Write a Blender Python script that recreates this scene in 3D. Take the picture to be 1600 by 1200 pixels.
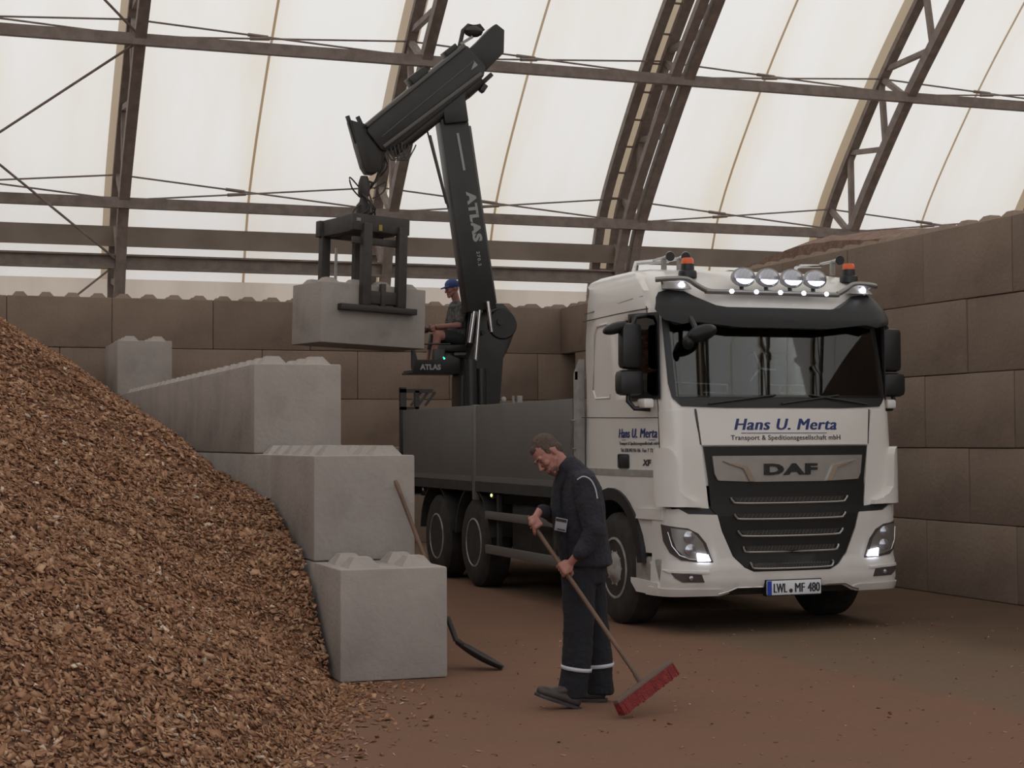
import bpy, bmesh, math, random
import numpy as np
from mathutils import Vector, Matrix, Euler, noise
from mathutils.geometry import delaunay_2d_cdt
R = math.radians
for o in list(bpy.data.objects): bpy.data.objects.remove(o)
sc = bpy.context.scene
col = sc.collection
# ------------------------------------------------------------------ camera
F_PX, YAW, PITCH, ROLL, CAMH = 2614.55, .3468, .0337, -.0048, 1.7053
def cam_axes():
    s, c = math.sin(YAW), math.cos(YAW)
    fw = Vector((s*math.cos(PITCH), c*math.cos(PITCH), math.sin(PITCH)))
    r = Vector((c, -s, 0)); u = r.cross(fw)
    return (r*math.cos(ROLL)+u*math.sin(ROLL)), (-r*math.sin(ROLL)+u*math.cos(ROLL)), fw
_r, _u, _f = cam_axes()
cd = bpy.data.cameras.new('camera'); cam = bpy.data.objects.new('camera', cd); col.objects.link(cam)
cd.sensor_fit = 'HORIZONTAL'; cd.sensor_width = 36; cd.lens = F_PX/1600*36
cd.clip_start = .1; cd.clip_end = 300
M = Matrix.Identity(4)
for i in range(3):
    M[i][0] = _r[i]; M[i][1] = _u[i]; M[i][2] = -_f[i]
M[2][3] = CAMH
cam.matrix_world = M; sc.camera = cam
# ------------------------------------------------------------------ sky, exposure
w = bpy.data.worlds.new('overcast'); sc.world = w; w.use_nodes = True
wn = w.node_tree.nodes['Background']; wn.inputs[0].default_value = (.95, .985, 1.06, 1); wn.inputs[1].default_value = 1.25
sc.view_settings.view_transform = 'Standard'; sc.view_settings.look = 'None'
sc.view_settings.exposure = 0.0; sc.view_settings.gamma = 1; sc.view_settings.use_curve_mapping = False
sc.cycles.use_denoising = True
sc.cycles.max_bounces = 10; sc.cycles.diffuse_bounces = 5; sc.cycles.transparent_max_bounces = 12
sc.cycles.sample_clamp_indirect = 6
# ------------------------------------------------------------------ materials
def mat(name, c, rough=.7, metal=0, c2=None, scale=4., detail=4, bump=0, bscale=30., emit=None, es=0, rnd=0, dirt=None, dscale=1.2, coat=0, spec=None):
    m = bpy.data.materials.new(name); m.use_nodes = True
    nt = m.node_tree; N = nt.nodes; L = nt.links; b = N['Principled BSDF']
    b.inputs['Roughness'].default_value = rough; b.inputs['Metallic'].default_value = metal
    if spec is not None: b.inputs['Specular IOR Level'].default_value = spec
    if coat: b.inputs['Coat Weight'].default_value = coat; b.inputs['Coat Roughness'].default_value = .12
    tc = N.new('ShaderNodeTexCoord'); out = None
    def rgb(cc):
        n = N.new('ShaderNodeRGB'); n.outputs[0].default_value = (*cc, 1); return n.outputs[0]
    def mixc(fac, a, bb, mode='MIX'):
        n = N.new('ShaderNodeMix'); n.data_type = 'RGBA'; n.blend_type = mode
        if isinstance(fac, float): n.inputs[0].default_value = fac
        else: L.new(fac, n.inputs[0])
        L.new(a, n.inputs[6]); L.new(bb, n.inputs[7]); return n.outputs[2]
    cur = rgb(c)
    if c2:
        t = N.new('ShaderNodeTexNoise'); t.inputs['Scale'].default_value = scale; t.inputs['Detail'].default_value = detail
        L.new(tc.outputs['Object'], t.inputs['Vector'])
        r = N.new('ShaderNodeMapRange'); r.inputs[1].default_value = .35; r.inputs[2].default_value = .65
        L.new(t.outputs[0], r.inputs[0]); cur = mixc(r.outputs[0], cur, rgb(c2))
    if dirt:
        t = N.new('ShaderNodeTexNoise'); t.inputs['Scale'].default_value = dscale; t.inputs['Detail'].default_value = 8; t.inputs['Roughness'].default_value = .65
        L.new(tc.outputs['Object'], t.inputs['Vector'])
        r = N.new('ShaderNodeMapRange'); r.inputs[1].default_value = .52; r.inputs[2].default_value = .72; r.inputs[4].default_value = .8
        L.new(t.outputs[0], r.inputs[0]); cur = mixc(r.outputs[0], cur, rgb(dirt))
    if rnd:
        oi = N.new('ShaderNodeObjectInfo'); r = N.new('ShaderNodeMapRange'); r.inputs[3].default_value = 1-rnd; r.inputs[4].default_value = 1+rnd
        L.new(oi.outputs['Random'], r.inputs[0])
        h = N.new('ShaderNodeHueSaturation'); L.new(r.outputs[0], h.inputs['Value']); L.new(cur, h.inputs['Color']); cur = h.outputs[0]
    L.new(cur, b.inputs['Base Color'])
    if bump:
        t = N.new('ShaderNodeTexNoise'); t.inputs['Scale'].default_value = bscale; t.inputs['Detail'].default_value = 6
        L.new(tc.outputs['Object'], t.inputs['Vector'])
        bp = N.new('ShaderNodeBump'); bp.inputs['Strength'].default_value = bump; bp.inputs['Distance'].default_value = .02
        L.new(t.outputs[0], bp.inputs['Height']); L.new(bp.outputs[0], b.inputs['Normal'])
    if emit:
        b.inputs['Emission Color'].default_value = (*emit, 1); b.inputs['Emission Strength'].default_value = es
    return m
CON_NEW = mat('pale_cast_concrete', (.385,.345,.315), .9, c2=(.335,.30,.275), scale=2.5, bump=.35, bscale=22, dirt=(.25,.22,.20), dscale=1.7, rnd=.05)
CON_OLD = mat('dusty_brown_concrete', (.27,.202,.155), .93, c2=(.23,.168,.127), scale=1.3, bump=.4, bscale=18, dirt=(.155,.118,.10), dscale=.8, rnd=.10)
WHITE = mat('white_truck_paint', (.80,.775,.74), .28, c2=(.76,.73,.69), scale=1.5, coat=.5)
WHITE2 = mat('white_plastic', (.75,.72,.69), .45, c2=(.69,.66,.63), scale=3)
BLACKP = mat('black_plastic', (.018,.018,.02), .42)
VISOR = mat('smoked_visor', (.016,.016,.017), .38, spec=.3)
GRIL = mat('grille_black', (.012,.013,.014), .35)
SILV = mat('satin_silver', (.42,.40,.38), .35, .55, c2=(.38,.36,.34), scale=8)
DSILV = mat('dark_silver', (.30,.29,.28), .35, .6)
CHR = mat('chrome', (.6,.6,.6), .15, 1)
STEEL = mat('rusty_brown_steel', (.27,.225,.195), .75, c2=(.20,.16,.14), scale=6, bump=.2, bscale=40)
BLUEL = mat('blue_lettering', (.015,.035,.17), .4)
DARKL = mat('dark_lettering', (.04,.035,.04), .5)
GREYL = mat('grey_lettering', (.32,.32,.31), .5)
CRANE = mat('crane_black_paint', (.022,.021,.02), .38, c2=(.03,.028,.026), scale=3)
CRANE2 = mat('crane_grey_rail', (.11,.105,.10), .5)
GRAB = mat('grab_dark_steel', (.035,.032,.03), .6, c2=(.055,.045,.04), scale=9)
GALV = mat('galvanised_grey', (.36,.34,.32), .55, c2=(.28,.265,.25), scale=12)
BED = mat('anodised_drop_side', (.155,.145,.132), .5, .2, c2=(.14,.13,.12), scale=2)
CHAS = mat('chassis_black', (.02,.018,.017), .7, c2=(.035,.03,.027), scale=6)
RAIL = mat('side_guard_aluminium', (.17,.155,.145), .5, .3)
TYRE = mat('tyre_rubber', (.02,.018,.017), .85, c2=(.04,.033,.028), scale=7, bump=.3, bscale=60)
RIM = mat('wheel_rim_dusty', (.46,.43,.40), .5, .2, c2=(.28,.25,.23), scale=9)
ORAN = mat('orange_beacon_lens', (.75,.13,.03), .3)
LED = mat('white_led', (.9,.9,1), .3, emit=(.78,.84,1.), es=9)
LEDB = mat('bright_daylight_led', (.9,.9,1), .3, emit=(.8,.86,1.), es=12)
GREEN = mat('green_indicator', (.1,.9,.6), .3, emit=(.05,.95,.55), es=5)
AMBER = mat('amber_marker', (.9,.7,.1), .3, emit=(1,.85,.25), es=3)
LENS = mat('lamp_reflector', (.50,.51,.56), .18, .75)
LENSD = mat('smoked_lamp_lens', (.10,.085,.085), .12, .3)
NAVY = mat('navy_work_fabric', (.026,.025,.034), .92, c2=(.019,.018,.026), scale=9, bump=.5, bscale=45)
NAVYD = mat('dark_vest_fabric', (.014,.014,.018), .95, bump=.4, bscale=50)
REFL = mat('reflective_tape', (.55,.56,.60), .4)
SKIN = mat('skin', (.36,.155,.125), .6, c2=(.40,.19,.15), scale=14)
HAIR = mat('brown_grey_hair', (.075,.045,.035), .8, c2=(.11,.075,.06), scale=40, bump=.6, bscale=120)
BEARD = mat('stubble', (.16,.08,.065), .85)
BOOT = mat('dark_boot_leather', (.035,.027,.024), .6, c2=(.06,.048,.042), scale=12)
WOOD = mat('worn_wood_handle', (.19,.115,.075), .6, c2=(.12,.075,.05), scale=5)
RED = mat('red_bristles', (.26,.022,.02), .7, c2=(.17,.015,.016), scale=25, bump=.7, bscale=90)
REDG = mat('dusty_broom_stock', (.15,.10,.08), .8)
IRON = mat('dark_iron', (.05,.045,.043), .55, .4)
BADGE = mat('pale_badge', (.33,.33,.36), .6)
PALE_LINE = mat('pale_line_finish', (.55,.56,.55), .5)
CAMO = mat('grey_patterned_shirt', (.16,.155,.14), .9, c2=(.06,.06,.058), scale=22, detail=2)
CAP = mat('blue_cap', (.06,.10,.26), .8)
SHORT = mat('dark_shorts', (.03,.03,.03), .9)
EUB = mat('plate_blue', (.02,.06,.42), .4)
PLW = mat('plate_white', (.80,.82,.87), .35)
YEL = mat('yellow_sticker', (.35,.24,.05), .6)
BARK = mat('shredded_bark_heap', (.29,.185,.14), .95, c2=(.20,.125,.092), scale=9, bump=1, bscale=25)
INT = mat('cab_interior_dark', (.02,.02,.019), .8)
INTG = mat('cab_curtain', (.05,.05,.042), .85)
PALEB = mat('pale_brown_rail', (.30,.25,.205), .8, c2=(.24,.195,.16), scale=1.5)
def glass(name, tint, ior=1.5, extra=0.):
    m = bpy.data.materials.new(name); m.use_nodes = True; nt = m.node_tree; N = nt.nodes; L = nt.links
    N.remove(N['Principled BSDF'])
    t = N.new('ShaderNodeBsdfTransparent'); t.inputs[0].default_value = (*tint, 1)
    g = N.new('ShaderNodeBsdfGlossy'); g.inputs['Roughness'].default_value = .02
    f = N.new('ShaderNodeFresnel'); f.inputs[0].default_value = ior
    mx = N.new('ShaderNodeMixShader'); L.new(f.outputs[0], mx.inputs[0]); L.new(t.outputs[0], mx.inputs[1]); L.new(g.outputs[0], mx.inputs[2])
    L.new(mx.outputs[0], N['Material Output'].inputs[0]); return m
GLASS = glass('tinted_windscreen', (.70,.74,.74), 1.78)
GLASSD = glass('dark_side_glass', (.12,.13,.13), 1.5)
def membrane(name, base, stain, trans=.78, sscale=.22):
    m = bpy.data.materials.new(name); m.use_nodes = True; nt = m.node_tree; N = nt.nodes; L = nt.links
    N.remove(N['Principled BSDF'])
    tc = N.new('ShaderNodeTexCoord')
    mp = N.new('ShaderNodeMapping'); mp.inputs['Scale'].default_value = (1, .25, .25); L.new(tc.outputs['Object'], mp.inputs[0])
    t = N.new('ShaderNodeTexNoise'); t.inputs['Scale'].default_value = sscale*4; t.inputs['Detail'].default_value = 7; L.new(mp.outputs[0], t.inputs['Vector'])
    r = N.new('ShaderNodeMapRange'); r.inputs[1].default_value = .42; r.inputs[2].default_value = .75; L.new(t.outputs[0], r.inputs[0])
    # yellowed bands running along the seams (every 2.25 m)
    sx = N.new('ShaderNodeSeparateXYZ'); L.new(tc.outputs['Object'], sx.inputs[0])
    a = N.new('ShaderNodeMath'); a.operation = 'PINGPONG'; a.inputs[1].default_value = 1.127
    sh = N.new('ShaderNodeMath'); sh.operation = 'ADD'; sh.inputs[1].default_value = 60*2.2535-3.27
    L.new(sx.outputs[0], sh.inputs[0]); L.new(sh.outputs[0], a.inputs[0])
    rb = N.new('ShaderNodeMapRange'); rb.inputs[1].default_value = .55; rb.inputs[2].default_value = 0.; rb.inputs[4].default_value = .75
    L.new(a.outputs[0], rb.inputs[0])
    ml = N.new('ShaderNodeMath'); ml.operation = 'MULTIPLY'; L.new(rb.outputs[0], ml.inputs[0]); L.new(t.outputs[0], ml.inputs[1])
    ad = N.new('ShaderNodeMath'); ad.operation = 'ADD'; ad.use_clamp = True
    m3 = N.new('ShaderNodeMath'); m3.operation = 'MULTIPLY'; m3.inputs[1].default_value = .35; L.new(r.outputs[0], m3.inputs[0])
    L.new(m3.outputs[0], ad.inputs[0]); L.new(ml.outputs[0], ad.inputs[1])
    mx = N.new('ShaderNodeMix'); mx.data_type = 'RGBA'; L.new(ad.outputs[0], mx.inputs[0])
    mx.inputs[6].default_value = (*base, 1); mx.inputs[7].default_value = (*stain, 1)
    tr = N.new('ShaderNodeBsdfTranslucent'); df = N.new('ShaderNodeBsdfDiffuse')
    L.new(mx.outputs[2], tr.inputs[0]); L.new(mx.outputs[2], df.inputs[0])
    ms = N.new('ShaderNodeMixShader'); ms.inputs[0].default_value = 1-trans
    L.new(tr.outputs[0], ms.inputs[1]); L.new(df.outputs[0], ms.inputs[2]); L.new(ms.outputs[0], N['Material Output'].inputs[0])
    return m
MEMB = membrane('translucent_hall_membrane', (.865,.825,.755), (.77,.68,.52))
BATT = membrane('brown_seam_strip', (.52,.41,.29), (.40,.29,.18), .9)
BAND = membrane('beige_keder_band', (.58,.50,.40), (.50,.40,.30), .85)
MEMD = membrane('dirty_lower_membrane', (.66,.565,.465), (.46,.375,.29), .78, .5)
# ------------------------------------------------------------------ helpers
def link(name, me, m=None, parent=None, loc=None, rotz=None):
    o = bpy.data.objects.new(name, me); col.objects.link(o)
    if m is not None and me is not None: me.materials.clear(); me.materials.append(m)
    if parent: o.parent = parent
    if loc is not None: o.location = loc
    if rotz is not None: o.rotation_euler = (0, 0, rotz)
    return o
def tag(o, label, cat, group=None, kind=None):
    o['label'] = label; o['category'] = cat
    if group: o['group'] = group
    if kind: o['kind'] = kind
    return o
def thing(name, label, cat, loc=(0,0,0), rotz=0, group=None):
    o = bpy.data.objects.new(name, None); col.objects.link(o); o.empty_display_size = .2
    o.location = loc; o.rotation_euler = (0, 0, rotz)
    return tag(o, label, cat, group)
class MB:
    def __init__(s): s.bm = bmesh.new()
    def box(s, x0, x1, y0, y1, z0, z1, bev=0, mtx=None):
        r = bmesh.ops.create_cube(s.bm, size=1); vs = r['verts']
        for v in vs: v.co = Vector(((x0+x1)/2+v.co.x*(x1-x0), (y0+y1)/2+v.co.y*(y1-y0), (z0+z1)/2+v.co.z*(z1-z0)))
        if bev:
            es = list({e for v in vs for e in v.link_edges})
            q = bmesh.ops.bevel(s.bm, geom=es, offset=bev, segments=2, affect='EDGES', profile=.5)
            vs = list({v for f in q['faces'] for v in f.verts} | {v for v in vs if v.is_valid})
        if mtx is not None: bmesh.ops.transform(s.bm, matrix=mtx, verts=vs)
        return s
    def bar(s, a, b, w, h=None, up=(0,0,1), bev=0):
        """box beam from a to b, w wide, h high"""
        a = Vector(a); b = Vector(b); d = b-a; l = d.length; h = h or w
        x = d.normalized(); up = Vector(up)
        if abs(x.dot(up)) > .98: up = Vector((0,1,0))
        y = up.cross(x).normalized(); z = x.cross(y)
        m = Matrix(((x.x,y.x,z.x,a.x),(x.y,y.y,z.y,a.y),(x.z,y.z,z.z,a.z),(0,0,0,1)))
        return s.box(0, l, -w/2, w/2, -h/2, h/2, bev, m)
    def tube(s, pts, r, n=8, caps=True):
        pts = [Vector(p) for p in pts]; rr = r if isinstance(r, (list, tuple)) else [r]*len(pts)
        rings = []; ref = None
        for i, p in enumerate(pts):
            d = (pts[min(i+1, len(pts)-1)]-pts[max(i-1, 0)]).normalized()
            if ref is None: ref = Vector((0,0,1)) if abs(d.z) < .9 else Vector((1,0,0))
            x = d.cross(ref).normalized(); y = d.cross(x).normalized(); ref = -y if False else ref
            rings.append([s.bm.verts.new(p+(x*math.cos(2*math.pi*k/n)+y*math.sin(2*math.pi*k/n))*rr[i]) for k in range(n)])
        for a, b in zip(rings, rings[1:]):
            for k in range(n): s.bm.faces.new((a[k], a[(k+1)%n], b[(k+1)%n], b[k]))
        if caps: s.bm.faces.new(rings[0]); s.bm.faces.new(rings[-1])
        return s
    def lathe(s, prof, n=32, axis='z', loc=(0,0,0)):
        """prof: (radius, height) list, revolved"""
        rings = []; loc = Vector(loc)
        for (r, h) in prof:
            ring = []
            for k in range(n):
                a = 2*math.pi*k/n; c, t = math.cos(a)*r, math.sin(a)*r
                p = {'z': (c, t, h), 'x': (h, c, t), 'y': (c, h, t)}[axis]
                ring.append(s.bm.verts.new(loc+Vector(p)))
            rings.append(ring)
        for a, b in zip(rings, rings[1:]):
            for k in range(n): s.bm.faces.new((a[k], a[(k+1)%n], b[(k+1)%n], b[k]))
        s.bm.faces.new(rings[0]); s.bm.faces.new(rings[-1]); return s
    def prism(s, poly, h0, h1, axis='y', bev=0):
        """2D polygon extruded between h0 and h1 along axis"""
        def P(a, b, h): return {'y': (a, h, b), 'x': (h, a, b), 'z': (a, b, h)}[axis]
        A = [s.bm.verts.new(P(a, b, h0)) for a, b in poly]; B = [s.bm.verts.new(P(a, b, h1)) for a, b in poly]
        n = len(poly); fs = [s.bm.faces.new(A), s.bm.faces.new(B[::-1])]
        for k in range(n): fs.append(s.bm.faces.new((A[k], B[k], B[(k+1)%n], A[(k+1)%n])))
        if bev:
            es = list({e for f in fs for e in f.edges})
            bmesh.ops.bevel(s.bm, geom=es, offset=bev, segments=2, affect='EDGES', profile=.5)
        return s
    def ball(s, c, r, n=16, mtx=None):
        rx, ry, rz = r if isinstance(r, (tuple, list)) else (r, r, r)
        q = bmesh.ops.create_uvsphere(s.bm, u_segments=n, v_segments=max(6, n//2), radius=1)
        for v in q['verts']:
            p = Vector((v.co.x*rx, v.co.y*ry, v.co.z*rz))
            if mtx is not None: p = mtx @ p
            v.co = p+Vector(c)
        return s
    def mesh(s, name='m', smooth=35):
        bmesh.ops.recalc_face_normals(s.bm, faces=s.bm.faces)
        me = bpy.data.meshes.new(name); s.bm.to_mesh(me); s.bm.free()
        if smooth and len(me.polygons):
            me.polygons.foreach_set('use_smooth', [True]*len(me.polygons)); me.set_sharp_from_angle(angle=R(smooth))
        return me
    def build(s, name, m, parent=None, loc=None, rotz=None, smooth=35):
        return link(name, s.mesh(name, smooth), m, parent, loc, rotz)
def struct(name, mb, m, smooth=35):
    o = mb.build(name, m, smooth=smooth); o['kind'] = 'structure'; return o
def catmull(P, n=8, closed=False):
    P = [Vector(p) if len(p) == 3 else Vector((*p, 0)) for p in P]; out = []
    for i in range(len(P)-1):
        p0 = P[max(i-1, 0)]; p1 = P[i]; p2 = P[i+1]; p3 = P[min(i+2, len(P)-1)]
        for k in range(n):
            t = k/n
            out.append(.5*((2*p1)+(p2-p0)*t+(2*p0-5*p1+4*p2-p3)*t*t+(3*p1-p0-3*p2+p3)*t**3))
    out.append(P[-1]); return out
def text_bm(s, size, bold=0, shear=0, ext=.002, space=1., width=1.):
    cu = bpy.data.curves.new('t', 'FONT'); cu.body = s; cu.size = size; cu.offset = bold; cu.shear = shear; cu.extrude = ext
    cu.space_character = space; cu.align_x = 'CENTER'; cu.resolution_u = 3
    o = bpy.data.objects.new('t', cu); col.objects.link(o)
    dg = bpy.context.evaluated_depsgraph_get(); dg.update()
    me = bpy.data.meshes.new_from_object(o.evaluated_get(dg)); bpy.data.objects.remove(o)
    bm = bmesh.new(); bm.from_mesh(me)
    for v in bm.verts: v.co.x *= width
    return bm
def embolden(bm, k):
    me = bpy.data.meshes.new('d'); bm.to_mesh(me); out = bmesh.new()
    for i, dx in enumerate((-k, -k/3, k/3, k)):
        t = bmesh.new(); t.from_mesh(me)
        for v in t.verts: v.co.x += dx; v.co.z += .0001*i
        m2 = bpy.data.meshes.new('e'); t.to_mesh(m2); t.free(); out.from_mesh(m2); bpy.data.meshes.remove(m2)
    bm.free(); bpy.data.meshes.remove(me); return out
def text_fit(s, w, h, **k):
    """text scaled to be w wide and h high (capital height), centred"""
    bm = text_bm(s, 1., **k)
    xs = [v.co.x for v in bm.verts]; ys = [v.co.y for v in bm.verts if True]
    cx = (min(xs)+max(xs))/2; cw = max(xs)-min(xs); top = max(ys); bot = max(0, min(ys)) if k.get('capbase', 1) else min(ys)
    for v in bm.verts:
        v.co.x = (v.co.x-cx)*w/cw; v.co.y = v.co.y*h/.73
    return bm
def text_obj(name, bm, M4, m, parent):
    mb = MB(); mb.bm.free(); mb.bm = bm
    for v in bm.verts: v.co = M4(v.co) if callable(M4) else M4 @ v.co
    return mb.build(name, m, parent, smooth=0)
# ------------------------------------------------------------------ setting: floor
def floor_material():
    m = bpy.data.materials.new('packed_dirt_floor'); m.use_nodes = True; nt = m.node_tree; N = nt.nodes; L = nt.links; b = N['Principled BSDF']
    b.inputs['Roughness'].default_value = .95; b.inputs['Specular IOR Level'].default_value = .2
    tc = N.new('ShaderNodeTexCoord')
    def nz(scale, det=6, v=None):
        t = N.new('ShaderNodeTexNoise'); t.inputs['Scale'].default_value = scale; t.inputs['Detail'].default_value = det; L.new(tc.outputs['Object'], t.inputs['Vector']); return t.outputs[0]
    def mr(src, a, bb, c=0, d=1):
        r = N.new('ShaderNodeMapRange'); L.new(src, r.inputs[0])
        for i, q in enumerate((a, bb, c, d)): r.inputs[i+1].default_value = q
        return r.outputs[0]
    def mx(f, a, bb):
        n = N.new('ShaderNodeMix'); n.data_type = 'RGBA'; L.new(f, n.inputs[0])
        for s, q in ((6, a), (7, bb)):
            if isinstance(q, tuple): n.inputs[s].default_value = (*q, 1)
            else: L.new(q, n.inputs[s])
        return n.outputs[2]
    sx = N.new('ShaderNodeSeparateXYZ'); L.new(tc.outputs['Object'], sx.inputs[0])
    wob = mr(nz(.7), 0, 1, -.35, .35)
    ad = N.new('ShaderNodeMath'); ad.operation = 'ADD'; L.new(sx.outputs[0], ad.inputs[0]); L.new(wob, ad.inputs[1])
    z1 = mr(ad.outputs[0], 6.28, 6.55)      # redder brown on the left | duller brown on the right
    z2 = mr(ad.outputs[0], 8.0, 8.7)        # darker brown towards the right wall
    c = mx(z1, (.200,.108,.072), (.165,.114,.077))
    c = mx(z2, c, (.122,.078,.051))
    st = mr(nz(1.6, 9), .4, .7, 0, .5)
    c = mx(st, c, (.17,.10,.066))
    sp = mr(nz(55, 2), .66, .72, 0, .55)
    c = mx(sp, c, (.13,.08,.056))
    # tyre tracks, faint dark stripes along Y
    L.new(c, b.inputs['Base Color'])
    bp = N.new('ShaderNodeBump'); bp.inputs['Strength'].default_value = .5; bp.inputs['Distance'].default_value = .02
    L.new(nz(14, 9), bp.inputs['Height']); L.new(bp.outputs[0], b.inputs['Normal']); return m
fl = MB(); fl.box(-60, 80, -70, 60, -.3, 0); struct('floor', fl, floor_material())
# ------------------------------------------------------------------ hall: arched membrane roof
OUT = [(29.35,0),(29.32,2.5),(29.15,4.5),(28.55,6.05),(27.0,7.9),(25.45,9.4),(23.2,11.3),(20.,13.2),(16.,14.8),(12,15.6),(9.,15.8)]
half = [(p.x, p.y) for p in catmull(OUT[2:], 5)]
arch = half + [(18-y, z) for y, z in half[-2::-1]]           # (Y, z), mirrored about Y = 9
X0H, X1H = -14., 38.
TX_ = [3.27+4.507*k for k in range(-1, 7)]                    # arch positions along X
TX_ = [3.27+4.507*k for k in (0,1,2,3,4,-1)]
bm = bmesh.new()
xs = [X0H, -8.] + [-8+14.4*k/4 for k in range(1, 5)] + [9+2*k for k in range(0, 15)]
rows = []
for x in xs:
    rows.append([bm.verts.new((x, y, z)) for y, z in arch])
for i in range(len(xs)-1):
    for j in range(len(arch)-1):
        y, z = arch[j]; y2, z2 = arch[j+1]
        if max(z, z2) < 11.0 and y < 9 and xs[i+1] <= 6.5: continue      # unseen open gate behind the camera, enlarged for more light on front faces
        bm.faces.new((rows[i][j], rows[i+1][j], rows[i+1][j+1], rows[i][j+1]))
mb = MB(); mb.bm.free(); mb.bm = bm; struct('ceiling', mb, MEMB)
def gable(x, name):
    m_ = MB(); pts = [(29.35, 0)] + arch + [(-11.35, 0)]; m_.bm.faces.new([m_.bm.verts.new((x, a, b)) for a, b in pts]); struct(name, m_, MEMB)
gable(X0H-.06, 'wall_left'); bpy.data.objects['wall_left'].data.materials[0] = PALEB; gable(X1H+.01, 'wall_right')  # unseen left gable made opaque to cut light on left-facing sides
mb = MB(); mb.bm.faces.new([mb.bm.verts.new(p) for p in ((X0H,29.15,0),(X1H,29.15,0),(X1H,29.15,4.5),(X0H,29.15,4.5))]); struct('wall_back', mb, MEMD)
mb = MB(); mb.box(6.45, X1H, -11.4, -11.2, 0, 4.5); struct('wall_front', mb, MEMD)
# battens and keder bands on the skin
def tangent(i): 
    a = arch[max(i-1, 0)]; b = arch[min(i+1, len(arch)-1)]; d = Vector((b[0]-a[0], b[1]-a[1])).normalized(); return d
def strip(xa, xb, off, th):
    """strip of the roof skin between xa and xb, hung off below it by off"""
    bm_ = bmesh.new(); R1 = []
    for i, (y, z) in enumerate(arch):
        d = tangent(i); n = Vector((-d.y, d.x)); 
        if n.dot(Vector((9-y, 3-z))) < 0: n = -n
        a = Vector((y, z))+n*off; b = Vector((y, z))+n*(off+th)
        R1.append([bm_.verts.new((xa, a.x, a.y)), bm_.verts.new((xb, a.x, a.y))])
    for p, q in zip(R1, R1[1:]): bm_.faces.new((p[0], p[1], q[1], q[0]))
    m_ = MB(); m_.bm.free(); m_.bm = bm_; return m_
n_ = 1
for k in range(-1, 6):
    struct('trim_%d' % n_, strip(3.27+4.507*(k+.5)-.022, 3.27+4.507*(k+.5)+.022, .012, .03), BATT); n_ += 1
for X in sorted(TX_):
    struct('trim_%d' % n_, strip(X-.19, X+.19, .014, .02), BAND); n_ += 1
# ------------------------------------------------------------------ steel arches
def offs(i, d):
    y, z = arch[i]; t = tangent(i); n = Vector((-t.y, t.x))
    if n.dot(Vector((9-y, 3-z))) < 0: n = -n
    return Vector((y, z))+n*d
chain_o = [offs(i, .18) for i in range(len(arch))]; chain_i = [offs(i, 1.12) for i in range(len(arch))]
def resample(ch, step):
    out = [ch[0]]; acc = 0
    for a, b in zip(ch, ch[1:]):
        l = (b-a).length; t = step-acc
        while t <= l: out.append(a+(b-a)*(t/l)); t += step
        acc = (acc+l) % step if False else l-(t-step)
    return out
def project_on(ch, z):       # point on the back half of a chord at height z
    for a, b in zip(ch, ch[1:]):
        if a.y <= z <= b.y: return a+(b-a)*((z-a.y)/(b.y-a.y+1e-9))
    return ch[0]
PZ1, PZ2, PZ3 = 5.57, 7.78, 10.2
I0 = Vector((chain_i[0].x, 4.6)); 
nodes_z_in = [4.75, PZ1, 6.75, PZ2, 8.9, PZ3]
nodes_z_out = [5.0, 6.15, 7.2, 8.3, 9.5, 10.9]
def q3(X, p): return (X, p.x, p.y)
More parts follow.
